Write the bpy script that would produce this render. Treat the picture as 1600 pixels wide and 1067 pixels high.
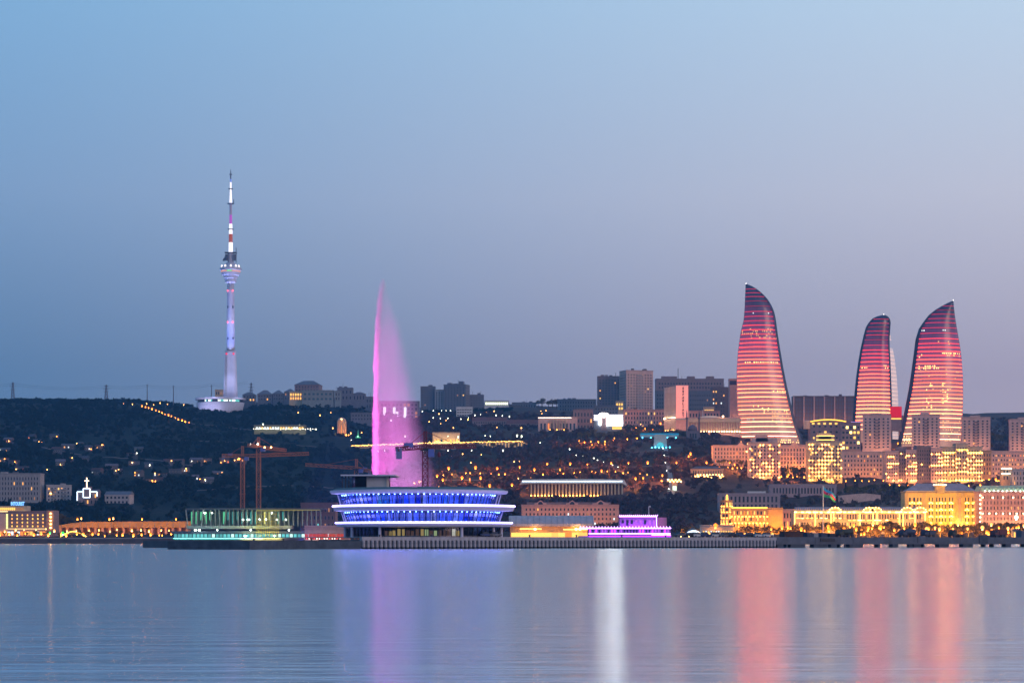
import bpy, math, random
import numpy as np
from math import pi, sin, cos, radians, sqrt, atan2
from mathutils import Vector, Matrix

R = random.Random(7)
NR = np.random.default_rng(5)
for o in list(bpy.data.objects):
    bpy.data.objects.remove(o)
sc = bpy.context.scene
COL = sc.collection

# ------------------------------------------------------------------ camera, sky, light, exposure
F, HZ, CH = 3400.0, 844.0, 2.2          # focal length in photo pixels, horizon row, eye height
def X(px, D): return (px - 800.0) / F * D
def Z(py, D): return CH + (HZ - py) / F * D
def S(D): return D / F
def lin(r, g, b):
    f = lambda c: (c / 255 / 12.92) if c / 255 <= .04045 else ((c / 255 + .055) / 1.055) ** 2.4
    return (f(r), f(g), f(b), 1)

cam = bpy.data.cameras.new('camera')
cam.lens = F / 1600 * 36; cam.sensor_width = 36; cam.shift_y = (HZ - 533.5) / 1600
cam.clip_start = .5; cam.clip_end = 30000
co = bpy.data.objects.new('camera', cam); COL.objects.link(co)
co.location = (0, 0, CH); co.rotation_euler = (radians(90), 0, 0)
sc.camera = co

w = bpy.data.worlds.new('World'); sc.world = w; w.use_nodes = True
nt = w.node_tree; nt.nodes.clear()
def N(t, k, **kw):
    n = t.nodes.new(k)
    for a, b in kw.items(): setattr(n, a, b)
    return n
tc = N(nt, 'ShaderNodeTexCoord'); sx = N(nt, 'ShaderNodeSeparateXYZ')
nt.links.new(tc.outputs['Generated'], sx.inputs[0])
def ramp(t, stops, inter='B_SPLINE'):
    r = N(t, 'ShaderNodeValToRGB'); r.color_ramp.interpolation = inter
    e = r.color_ramp.elements
    while len(e) < len(stops): e.new(.5)
    for el, (p, c) in zip(e, stops): el.position = p; el.color = c
    return r
# dusk sky: elevation gradient for the side away from the sunset and for the side towards it
GL = [(0, lin(66, 107, 166)), (.075, lin(76, 121, 176)), (.155, lin(115, 156, 207)), (.24, lin(119, 172, 223)), (.45, lin(112, 160, 212)), (1, lin(78, 120, 185))]
GR = [(0, lin(169, 163, 197)), (.075, lin(166, 166, 202)), (.155, lin(193, 201, 228)), (.24, lin(191, 217, 246)), (.45, lin(150, 185, 222)), (1, lin(78, 120, 185))]
rl = ramp(nt, GL, 'LINEAR'); rr = ramp(nt, GR, 'LINEAR')
nt.links.new(sx.outputs['Z'], rl.inputs[0]); nt.links.new(sx.outputs['Z'], rr.inputs[0])
az = N(nt, 'ShaderNodeMapRange', interpolation_type='SMOOTHSTEP')
az.inputs['From Min'].default_value = -.36; az.inputs['From Max'].default_value = .36
nt.links.new(sx.outputs['X'], az.inputs['Value'])
mx = N(nt, 'ShaderNodeMix', data_type='RGBA')
nt.links.new(az.outputs[0], mx.inputs['Factor'])
nt.links.new(rl.outputs[0], mx.inputs['A']); nt.links.new(rr.outputs[0], mx.inputs['B'])
bg = N(nt, 'ShaderNodeBackground'); bg.inputs['Strength'].default_value = 1.0
wo = N(nt, 'ShaderNodeOutputWorld')
nt.links.new(mx.outputs['Result'], bg.inputs['Color']); nt.links.new(bg.outputs[0], wo.inputs['Surface'])

sun = bpy.data.lights.new('sun', 'SUN'); sun.energy = .7; sun.angle = radians(25); sun.color = (1, .66, .60)
so = bpy.data.objects.new('sun', sun); COL.objects.link(so); so.rotation_euler = (radians(78), 0, radians(48))

sc.view_settings.view_transform = 'Standard'; sc.view_settings.look = 'None'
sc.view_settings.exposure = 0; sc.view_settings.gamma = 1
sc.render.engine = 'CYCLES'
sc.cycles.use_denoising = True
sc.cycles.max_bounces = 5; sc.cycles.diffuse_bounces = 2; sc.cycles.glossy_bounces = 3
sc.cycles.transmission_bounces = 4; sc.cycles.transparent_max_bounces = 8; sc.cycles.volume_bounces = 0
sc.cycles.sample_clamp_indirect = 4; sc.cycles.sample_clamp_direct = 16; sc.cycles.use_light_tree = True
sc.cycles.caustics_reflective = False; sc.cycles.caustics_refractive = False

# ------------------------------------------------------------------ helpers
class MB:
    def __init__(s): s.v = []; s.f = []; s.m = []
    def add(s, vs, fs, mi=0):
        b = len(s.v); s.v += [tuple(p) for p in vs]
        for f in fs: s.f.append(tuple(i + b for i in f)); s.m.append(mi)
        return s
    def box(s, x0, x1, y0, y1, z0, z1, mi=0):
        return s.add([(x0,y0,z0),(x1,y0,z0),(x1,y1,z0),(x0,y1,z0),(x0,y0,z1),(x1,y0,z1),(x1,y1,z1),(x0,y1,z1)],
                     [(0,3,2,1),(4,5,6,7),(0,1,5,4),(1,2,6,5),(2,3,7,6),(3,0,4,7)], mi)
    def quad(s, a, b, c, d, mi=0): return s.add([a,b,c,d], [(0,1,2,3)], mi)
    def bar(s, p, q, t, mi=0, h=None):
        p = Vector(p); q = Vector(q); d = (q-p); L = d.length
        if L < 1e-6: return s
        d /= L; u = d.cross(Vector((0,0,1)))
        if u.length < 1e-3: u = Vector((1,0,0))
        u.normalize(); v = d.cross(u); h = h or t
        o = []
        for c in (p, q):
            for a, b in ((-1,-1),(1,-1),(1,1),(-1,1)): o.append(c + u*a*t/2 + v*b*h/2)
        return s.add(o, [(0,3,2,1),(4,5,6,7),(0,1,5,4),(1,2,6,5),(2,3,7,6),(3,0,4,7)], mi)
    def tube(s, p, q, r0, r1=None, n=8, mi=0):
        r1 = r0 if r1 is None else r1
        p = Vector(p); q = Vector(q); d = (q-p).normalized(); u = d.cross(Vector((0,0,1)))
        if u.length < 1e-3: u = Vector((1,0,0))
        u.normalize(); v = d.cross(u); o = []
        for c, r in ((p,r0),(q,r1)):
            for i in range(n):
                a = 2*pi*i/n; o.append(c + u*cos(a)*r + v*sin(a)*r)
        fs = [(i, (i+1)%n, n+(i+1)%n, n+i) for i in range(n)] + [tuple(range(n))[::-1], tuple(range(n, 2*n))]
        return s.add(o, fs, mi)
    def lathe(s, prof, n=24, mi=0, cx=0, cy=0, sy=1, lobe=0, cap=True):
        o = []
        for r, z in prof:
            for i in range(n):
                a = 2*pi*i/n; rr = r*(1 + lobe*cos(3*a + pi/2)); o.append((cx+rr*cos(a), cy+rr*sin(a)*sy, z))
        fs = []
        for k in range(len(prof)-1):
            for i in range(n):
                j = (i+1) % n; fs.append((k*n+i, k*n+j, (k+1)*n+j, (k+1)*n+i))
        if cap:
            fs.append(tuple(range(n))[::-1]); fs.append(tuple(range((len(prof)-1)*n, len(prof)*n)))
        return s.add(o, fs, mi)
    def prism(s, poly, a0, a1, axis='z', mi=0):
        n = len(poly)
        f = {'z': lambda p, a: (p[0], p[1], a), 'y': lambda p, a: (p[0], a, p[1]), 'x': lambda p, a: (a, p[0], p[1])}[axis]
        vs = [f(p, a0) for p in poly] + [f(p, a1) for p in poly]
        fs = [tuple(range(n))[::-1], tuple(range(n, 2*n))] + [(i, (i+1)%n, n+(i+1)%n, n+i) for i in range(n)]
        return s.add(vs, fs, mi)
    def hip(s, x0, x1, y0, y1, z, h, over=.6, mi=0):
        x0 -= over; x1 += over; y0 -= over; y1 += over
        k = min(x1-x0, y1-y0)/2*.9
        if x1-x0 >= y1-y0: a, b = (x0+k, (y0+y1)/2, z+h), (x1-k, (y0+y1)/2, z+h)
        else: a, b = ((x0+x1)/2, y0+k, z+h), ((x0+x1)/2, y1-k, z+h)
        vs = [(x0,y0,z),(x1,y0,z),(x1,y1,z),(x0,y1,z),a,b]
        if x1-x0 >= y1-y0: fs = [(0,1,5,4),(1,2,5),(2,3,4,5),(3,0,4),(3,2,1,0)]
        else: fs = [(0,1,4),(1,2,5,4),(2,3,5),(3,0,4,5),(3,2,1,0)]
        return s.add(vs, fs, mi)
    def gable(s, x0, x1, y0, y1, z, h, over=.5, mi=0):   # ridge along x
        x0 -= over; x1 += over; y0 -= over; y1 += over; ym = (y0+y1)/2
        vs = [(x0,y0,z),(x1,y0,z),(x1,y1,z),(x0,y1,z),(x0,ym,z+h),(x1,ym,z+h)]
        return s.add(vs, [(0,1,5,4),(2,3,4,5),(1,2,5),(3,0,4),(3,2,1,0)], mi)
    def mesh(s, name, mats, smooth=False):
        me = bpy.data.meshes.new(name); me.from_pydata(s.v, [], s.f)
        for m in (mats if isinstance(mats, (list, tuple)) else [mats]): me.materials.append(m)
        if len(me.materials) > 1: me.polygons.foreach_set('material_index', s.m)
        if smooth: me.polygons.foreach_set('use_smooth', [True]*len(s.f))
        me.update(); return me
    def build(s, name, mats, parent=None, loc=(0,0,0), rz=0, smooth=False):
        return inst(name, s.mesh(name, mats, smooth), parent, loc, rz)

def inst(name, me, parent=None, loc=(0,0,0), rz=0, scale=None):
    o = bpy.data.objects.new(name, me); COL.objects.link(o)
    o.parent = parent; o.location = loc
    if rz: o.rotation_euler = (0, 0, rz)
    if scale: o.scale = scale
    return o
LABELS = {}
def tag(o, label, cat, group=None, kind=None):
    if label: o['label'] = label
    if cat: o['category'] = cat
    if group: o['group'] = group
    if kind: o['kind'] = kind
    return o
def thing(name, label, cat, loc=(0,0,0), rz=0, group=None):
    o = bpy.data.objects.new(name, None); COL.objects.link(o); o.empty_display_size = 1
    o.location = loc; o.rotation_euler = (0, 0, rz)
    return tag(o, label, cat, group)
def struct(o): o['kind'] = 'structure'; return o
ORD = 'first second third fourth fifth sixth seventh eighth ninth tenth eleventh twelfth'.split()
def nth(i):
    if i < 12: return ORD[i]
    n = i+1
    return str(n) + ('th' if 10 < n % 100 < 14 else {1:'st',2:'nd',3:'rd'}.get(n % 10, 'th'))

# ------------------------------------------------------------------ materials
_M = {}
def pmat(name, col, rough=.75, metal=0, var=.18, scale=.25, spec=.4, bump=0, emit=None, est=0):
    if name in _M: return _M[name]
    m = bpy.data.materials.new(name); m.use_nodes = True; t = m.node_tree
    b = t.nodes['Principled BSDF']; col = tuple(col[:3])
    b.inputs['Roughness'].default_value = rough; b.inputs['Metallic'].default_value = metal
    b.inputs['Specular IOR Level'].default_value = spec
    b.inputs['Base Color'].default_value = (*col, 1)
    if var:
        c = N(t, 'ShaderNodeTexCoord'); n = N(t, 'ShaderNodeTexNoise'); n.inputs['Scale'].default_value = scale
        n.inputs['Detail'].default_value = 6; n.inputs['Roughness'].default_value = .65
        r = ramp(t, [(.3, (*[v*(1-var) for v in col], 1)), (.7, (*[min(1, v*(1+var)) for v in col], 1))], 'LINEAR')
        t.links.new(c.outputs['Object'], n.inputs['Vector']); t.links.new(n.outputs['Fac'], r.inputs[0])
        t.links.new(r.outputs[0], b.inputs['Base Color'])
        if bump:
            bp = N(t, 'ShaderNodeBump'); bp.inputs['Strength'].default_value = bump; bp.inputs['Distance'].default_value = .2
            t.links.new(n.outputs['Fac'], bp.inputs['Height']); t.links.new(bp.outputs[0], b.inputs['Normal'])
    if emit:
        b.inputs['Emission Color'].default_value = (*emit[:3], 1); b.inputs['Emission Strength'].default_value = est
    _M[name] = m; return m
def emat(name, col, st):
    if name in _M: return _M[name]
    m = bpy.data.materials.new(name); m.use_nodes = True; t = m.node_tree; t.nodes.clear()
    e = N(t, 'ShaderNodeEmission'); o = N(t, 'ShaderNodeOutputMaterial')
    e.inputs[0].default_value = (*col[:3], 1); e.inputs[1].default_value = st
    t.links.new(e.outputs[0], o.inputs[0]); _M[name] = m; return m

beige = pmat('beige_render', (.60,.40,.36)); pinkish = pmat('pink_stone', (.56,.33,.31)); cream = pmat('cream_stone', (.52,.42,.30))  # beige carries a pink tint that stands in for the city light
grey = pmat('grey_concrete', (.30,.30,.32)); dgrey = pmat('dark_concrete', (.10,.10,.12)); white = pmat('white_render', (.62,.62,.62))
brown = pmat('brown_panel', (.16,.10,.10)); mauve = pmat('mauve_brick', (.24,.17,.18)); paleb = pmat('pale_panel', (.40,.38,.40))
bluegrey = pmat('blue_grey_panel', (.13,.15,.19)); roofm = pmat('roof_sheet', (.13,.12,.15)); roofred = pmat('red_tiles', (.16,.06,.05))
rooflav = pmat('zinc_roof', (.28,.27,.33)); steel = pmat('steel', (.35,.35,.38), .4, .8); darkm = pmat('dark_metal', (.03,.03,.04), .5)
glassd = pmat('dark_glass', (.02,.025,.04), .12, 0, 0, spec=.7); frame_m = pmat('window_frame', (.30,.26,.25)); framew = pmat('pale_frame', (.5,.48,.46))
yellowst = pmat('yellow_stone', (.55,.40,.20)); orangest = pmat('ochre_wall', (.50,.30,.15)); asphalt = pmat('asphalt', (.05,.05,.055))
L_warm = emat('lit_window_warm', (1,.45,.10), 1.7); L_yel = emat('lit_window_yellow', (1,.58,.12), 1.7); L_cool = emat('lit_window_cool', (.75,.9,1), 1.6)
L_or = emat('lit_window_orange', (1,.26,.04), 1.4); L_dim = emat('lit_window_dim', (1,.45,.2), .40); L_cyan = emat('lit_window_cyan', (.2,.85,.9), .8)
LAMP_OR = emat('lamp_orange', (1,.30,.03), 60); LAMP_WM = emat('lamp_warm', (1,.48,.12), 55); LAMP_WH = emat('lamp_white', (.95,1,.9), 40)
LAMP_GR = emat('lamp_green', (.12,1,.2), 25); LAMP_RED = emat('lamp_red', (1,.06,.1), 7); LAMP_VI = emat('lamp_violet', (.6,.25,1), 40)
GLOBE = {'lamp_orange': emat('globe_orange', (1,.24,.02), 3.0), 'lamp_warm': emat('globe_warm', (1,.42,.10), 3.0), 'lamp_white': emat('globe_white', (.85,1,.8), 2.0), 'lamp_green': emat('globe_green', (.05,1,.12), 2.0)}
SCONCE = emat('sconce_warm', (1,.45,.09), 34); SCONCE_Y = emat('sconce_yellow', (1,.40,.05), 32); SCONCE_W = emat('sconce_white', (1,.66,.36), 34)

# ------------------------------------------------------------------ terrain heights (screen row of the ground at column px, distance D)
TD = [1280,1300,1470,1480,1600,1700,1800,1900,2050,2200,2350,2500,2650,2800,2950,3200,3600,5000,6200]
TP = [-2400,0,200,360,460,500,650,800,950,1100,1250,1400,1600,4000]
uw = lambda D: HZ + (CH+3)/D*F
TT = {
 -2400:[0,0,0,840,837,828,812,787,755,722,695,672,650,634,627,640,680,760,790],
 0:[0,0,0,840,837,828,810,785,752,720,694,672,650,634,627,640,680,760,790],
 200:[0,0,0,840,836,826,808,785,752,722,696,674,652,636,628,640,680,760,790],
 360:[0,0,0,841,838,830,815,795,765,735,708,686,664,648,641,640,680,760,790],
 460:[0,0,0,842,839,832,818,798,770,740,711,688,664,641,625,632,680,760,790],
 500:[0,843,842.5,842,839,832,820,800,772,742,712,688,665,641,625,632,680,760,790],
 650:[0,843,842.5,842,839,834,820,800,772,744,716,694,676,660,645,636,660,760,790],
 800:[0,843,842.5,842,838,830,812,790,758,730,708,692,672,655,642,632,640,740,790],
 950:[0,843,842.5,842,838,828,810,788,756,728,704,686,672,660,650,640,645,740,790],
 1100:[0,843,842.5,842,838,826,806,782,750,722,700,684,674,664,656,648,650,740,790],
 1250:[0,843,842.5,842,834,820,802,784,752,738,722,702,690,676,664,656,655,740,790],
 1400:[0,843,842.5,842,830,814,800,785,754,740,722,706,694,684,672,656,648,740,790],
 1600:[0,843,842.5,842,826,810,795,780,752,736,718,706,700,690,676,655,644,740,790],
 4000:[0,843,842.5,842,826,810,795,780,752,736,718,706,700,690,676,655,644,740,790]}
TZ = np.array([[Z(v if v else uw(D), D) for v, D in zip(TT[p], TD)] for p in TP])
def ground(px, D):
    px = min(max(px, TP[0]), TP[-1]-1e-3); D = min(max(D, TD[0]), TD[-1]-1e-3)
    i = max(k for k in range(len(TP)-1) if TP[k] <= px); j = max(k for k in range(len(TD)-1) if TD[k] <= D)
    u = (px-TP[i])/(TP[i+1]-TP[i]); v = (D-TD[j])/(TD[j+1]-TD[j])
    if u < 1 and i not in (0, len(TP)-2): u = u*u*(3-2*u)*.5 + u*.5
    return (TZ[i,j]*(1-u)+TZ[i+1,j]*u)*(1-v) + (TZ[i,j+1]*(1-u)+TZ[i+1,j+1]*u)*v
def gpy(px, D): return HZ - (ground(px, D)-CH)/D*F
def findD(px, py, lift=0, lo=1490, hi=3000):
    D = lo
    while D < hi and gpy(px, D) - lift/S(D) > py: D += 8
    return D

# ------------------------------------------------------------------ the setting: sea, terrain
def water_mat():
    m = bpy.data.materials.new('sea_water'); m.use_nodes = True; t = m.node_tree; t.nodes.clear()
    g = N(t, 'ShaderNodeBsdfGlossy'); g.inputs['Roughness'].default_value = .158; g.inputs['Color'].default_value = (.85,.94,1,1)
    df = N(t, 'ShaderNodeBsdfDiffuse'); df.inputs['Color'].default_value = (.015,.09,.22,1)
    fr = N(t, 'ShaderNodeMixShader'); fr.inputs[0].default_value = .89
    c = N(t, 'ShaderNodeTexCoord'); hs = []
    for sx_, sy_, wt in ((.03,.12,.35),(.16,.7,.26),(.45,1.6,.14),(1.3,3.2,.05),(.004,.02,.8)):
        mp = N(t, 'ShaderNodeMapping'); mp.inputs['Scale'].default_value = (sx_, sy_, 1)
        n = N(t, 'ShaderNodeTexNoise'); n.inputs['Scale'].default_value = 1; n.inputs['Detail'].default_value = 3
        t.links.new(c.outputs['Object'], mp.inputs[0]); t.links.new(mp.outputs[0], n.inputs['Vector'])
        q = N(t, 'ShaderNodeMath', operation='MULTIPLY'); q.inputs[1].default_value = wt
        t.links.new(n.outputs['Fac'], q.inputs[0])
        if hs:
            a = N(t, 'ShaderNodeMath', operation='ADD'); t.links.new(hs[-1].outputs[0], a.inputs[0]); t.links.new(q.outputs[0], a.inputs[1]); hs.append(a)
        else: hs.append(q)
    bp = N(t, 'ShaderNodeBump'); bp.inputs['Strength'].default_value = .26; bp.inputs['Distance'].default_value = .5
    t.links.new(hs[-1].outputs[0], bp.inputs['Height']); t.links.new(bp.outputs[0], g.inputs['Normal'])
    o = N(t, 'ShaderNodeOutputMaterial')
    t.links.new(df.outputs[0], fr.inputs[1]); t.links.new(g.outputs[0], fr.inputs[2]); t.links.new(fr.outputs[0], o.inputs[0])
    return m
sea = MB().quad((-4000,-250,0),(4000,-250,0),(4000,1600,0),(-4000,1600,0)).build('sea', water_mat()); struct(sea)

def ground_mat():
    m = bpy.data.materials.new('hill_ground'); m.use_nodes = True; t = m.node_tree
    b = t.nodes['Principled BSDF']; b.inputs['Roughness'].default_value = .95; b.inputs['Specular IOR Level'].default_value = .1
    c = N(t, 'ShaderNodeTexCoord'); n = N(t, 'ShaderNodeTexNoise'); n.inputs['Scale'].default_value = .012; n.inputs['Detail'].default_value = 9
    n.inputs['Roughness'].default_value = .7
    r = ramp(t, [(.35,(.008,.018,.014,1)),(.52,(.014,.024,.020,1)),(.62,(.03,.036,.032,1)),(.75,(.012,.020,.016,1))], 'LINEAR')
    r2 = ramp(t, [(.35,(.05,.030,.026,1)),(.52,(.10,.055,.045,1)),(.62,(.16,.09,.07,1)),(.75,(.07,.042,.034,1))], 'LINEAR')   # brown earth reddened to carry the city-light cast on the town side
    t.links.new(c.outputs['Object'], n.inputs['Vector'])
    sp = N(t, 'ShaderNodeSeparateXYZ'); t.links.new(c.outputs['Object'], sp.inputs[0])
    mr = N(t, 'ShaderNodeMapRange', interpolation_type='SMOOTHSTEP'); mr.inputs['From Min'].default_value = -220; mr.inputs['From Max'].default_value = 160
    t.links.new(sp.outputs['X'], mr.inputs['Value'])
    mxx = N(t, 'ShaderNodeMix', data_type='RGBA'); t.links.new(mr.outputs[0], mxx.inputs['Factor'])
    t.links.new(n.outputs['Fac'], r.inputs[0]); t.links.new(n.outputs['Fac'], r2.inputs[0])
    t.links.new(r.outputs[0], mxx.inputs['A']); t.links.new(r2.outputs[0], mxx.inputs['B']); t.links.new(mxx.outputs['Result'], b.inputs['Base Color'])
    return m
cols = sorted(set([-2400,-1600,-1000,-600,-300] + list(range(-200, 1801, 20)) + [2000,2400,3000,3999]))
rows = sorted(set(TD[:4] + list(range(1500, 3300, 25)) + [3400,3600,4000,4500,5000,5600,6199]))
tv = []
for p in cols:
    for d in rows:
        z = ground(p, d)
        if d > 1600: z += 1.6*sin(p*.05+d*.021)*sin(d*.017-p*.013) + .9*sin(p*.13+1.7)*sin(d*.06)
        tv.append((X(p, d), d, z))
nr = len(rows)
tf = [(i*nr+j, (i+1)*nr+j, (i+1)*nr+j+1, i*nr+j+1) for i in range(len(cols)-1) for j in range(nr-1)]
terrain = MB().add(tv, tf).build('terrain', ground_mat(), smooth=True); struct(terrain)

# quay wall along the far shore
qb = MB(); xa, xb = X(-900, 1476), X(474, 1476)
qb.box(xa, xb, 1474, 1482, -2, Z(841.5, 1476))
quay = qb.build('quay', pmat('quay_stone', (.09,.08,.09), var=.35, scale=.15)); struct(quay)
cp = MB().box(xa, xb, 1473.4, 1482, Z(841.5, 1476)+.003, Z(840, 1476)).build('coping', grey, quay)

# ------------------------------------------------------------------ jetty with sheet piles
PA = Vector((X(390, 534), 534, 0)); PM = Vector((X(565, 575), 575, 0)); PB = Vector((X(1213, 665), 665, 0)); PC = Vector((X(1980, 800), 800, 0))
def seg(p, q): d = q-p; return d.length, atan2(d.y, d.x)
LJ, aJ = seg(PM, PB)
pilem = pmat('sheet_pile', (.40,.39,.43), .6, .1, var=.4, scale=.9); stain_shade_m = pmat('tide_stain_gap_shade', (.03,.025,.02), .9, var=.4)
concj = pmat('jetty_concrete', (.40,.39,.43), var=.3, scale=.4); darkj = pmat('dark_jetty_block', (.06,.075,.10), var=.45, scale=.35)
zj = 3.0
jet = thing('jetty', 'long jetty faced with grey corrugated sheet piles under the round restaurant', 'jetty', PM, aJ)
MB().box(0, LJ, .7, 125, -2.5, zj-.85).build('fill', dgrey, jet)
MB().box(0, LJ, .55, 125, zj-.05, zj+.10).build('deck', concj, jet)
npile = 108; pw = LJ/npile
pm_ = MB()
poly = [(-pw*.34, .3)] + [(-cos(pi*i/8)*pw*.34, -.55*sin(pi*i/8)**.6*pw) for i in range(9)] + [(pw*.34, .3)]
pm_.prism(poly, .42, zj-.8, 'z', 0); pm_.prism([(x_*1.02, y_*1.03) for x_, y_ in poly], -1.2, .42, 'z', 1)
pm_.box(-pw*.5, pw*.5, .31, .45, -1.2, zj-.8, 1)  # web between ribs, its gap shade put in as dark colour
pme = pm_.mesh('sheet_pile', [pilem, stain_shade_m])
for i in range(npile): inst('sheet_pile', pme, jet, ((i+.5)*pw, .45, R.uniform(-.03,.03)))
nb = 12; bl = LJ/nb
cbm = MB().box(.03, bl-.03, -.15, .9, zj-.78, zj+.16).mesh('cap_beam', concj)
for i in range(nb): inst('cap_beam', cbm, jet, (i*bl, 0, 0))
bom = MB().lathe([(.28,0),(.2,.12),(.2,.4),(.34,.5),(.3,.62)], 8).mesh('bollard', darkm)
for i in range(9): inst('bollard', bom, jet, (6+i*LJ/9, .5, zj+.16))
LB, aB = seg(PA, PM)
jb = thing('jetty_block', 'low dark blue concrete block forming the free end of the jetty', 'jetty', PA, aB)
k = 5
for i in range(k):
    MB().box(i*LB/k+.04, (i+1)*LB/k-.04, 0, 26, -2.5, 2.05+R.uniform(-.05,.05)).build('block', darkj, jb)
for i in range(4):
    MB().lathe([(.3,0),(.2,.15),(.2,.45),(.36,.6)], 8).build('bollard', darkm, jb, (3+i*LB/4, 1, 2.1))
# concrete pier on the side of the city park
LP, aP = seg(PB, PC)
pier = thing('concrete_pier', 'grey concrete pier deck on short piles with trucks parked on it', 'pier', PB, aP)
pierm = pmat('pier_concrete', (.10,.115,.15), var=.3, scale=.3)
np_ = 15
MB().box(0, LP, .5, 14, 1.05, 3.2).build('deck', pierm, pier)
for i in range(np_):
    a, b = i*LP/np_, (i+1)*LP/np_
    MB().box(a+.05, b-.05, 0, .6, .98+R.uniform(-.03,.03), 3.25).build('fascia_panel', pierm, pier)
x = .5
while x < LP:
    wdt = R.choice([.5, .8, 2.5, 4.5, 6])
    MB().box(x, x+wdt, .1, 2, -2, 1.0).build('pile', darkj, pier)
    x += wdt + R.choice([1.2, 3.5, 5.5, 6.5])
for dx in (28, 30, 56, 58): MB().tube((dx,-.4,-2), (dx,-.4,.95), .3).build('fender', darkm, pier)
MB().box(18, 24, -.25, .1, 1.9, 2.9).build('fender_panel', darkm, pier)
MB().box(60, 63.5, -.2, .1, 1.4, 3.6).build('end_pillar', pierm, pier)
MB().box(88, 92, -.3, .1, .9, 3.9).build('mooring_post', darkj, pier)
def on_pier(px, dy=6):   # point on the pier deck at column px
    for i in range(3000):
        q = PB + (PC-PB)*(i/3000); n_ = Vector((-sin(aP), cos(aP), 0))*dy; c = q+n_
        if 800 + c.x/c.y*F >= px: return c.x, c.y
    return c.x, c.y

# ------------------------------------------------------------------ building kit
FOOT = []   # footprints (px0, px1, D0, D1) kept clear of woodland
_W = {}
def winmesh(w_, h_, fm, pm, sill=True):
    key = (round(w_,1), round(h_,1), fm.name, pm.name)
    if key in _W: return _W[key]
    t = max(.12, w_*.09); m = MB()
    m.box(-w_/2, -w_/2+t, -.16, .05, 0, h_); m.box(w_/2-t, w_/2, -.16, .05, 0, h_)
    m.box(-w_/2+t, w_/2-t, -.16, .05, h_-t, h_); m.box(-w_/2-.15, w_/2+.15, -.32, .05, -t, 0)
    m.quad((-w_/2+t,-.02,0),(w_/2-t,-.02,0),(w_/2-t,-.02,h_-t),(-w_/2+t,-.02,h_-t), 1)
    _W[key] = m.mesh('window', [fm, pm]); return _W[key]
def windows(t, x0, x1, z0, z1, cols, rows, ww=.5, wh=.6, lit=.1, litm=None, fm=None, pane=None, skip=None, y=0, rz=0, xo=0):
    fm = fm or frame_m; pane = pane or glassd; litm = litm or [L_warm, L_yel, L_dim]
    cw = (x1-x0)/cols; rh = (z1-z0)/rows
    for r in range(rows):
        for c in range(cols):
            if skip and skip(c, r): continue
            pm = R.choice(litm) if R.random() < lit else pane
            loc = (x0+(c+.5)*cw, y, z0+r*rh+rh*(1-wh)*.5)
            if rz: loc = (xo, x0+(c+.5)*cw, loc[2])
            inst('window', winmesh(cw*ww, rh*wh, fm, pm), t, loc, rz)
GLOW = {'pediment_house': .9, 'tower_block': .9, 'slope_house': .9, 'east_house': 1.0, 'hotel_wing': .5, 'slab_block': .5, 'office_centre': .6, 'office_wing': .6, 'grey_institute': .22, 'orange_house': 1.4, 'lavender_house': .6, 'kiosk_house': .9, 'pink_hotel': .7, 'mid_block': .35, 'colonnade_hall': .5, 'hillside_villa': .5, 'ribbed_slab': .6, 'panel_building': .3, 'school_building': .2}   # strength of unseen area lights added to give the fronts street glow
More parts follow.
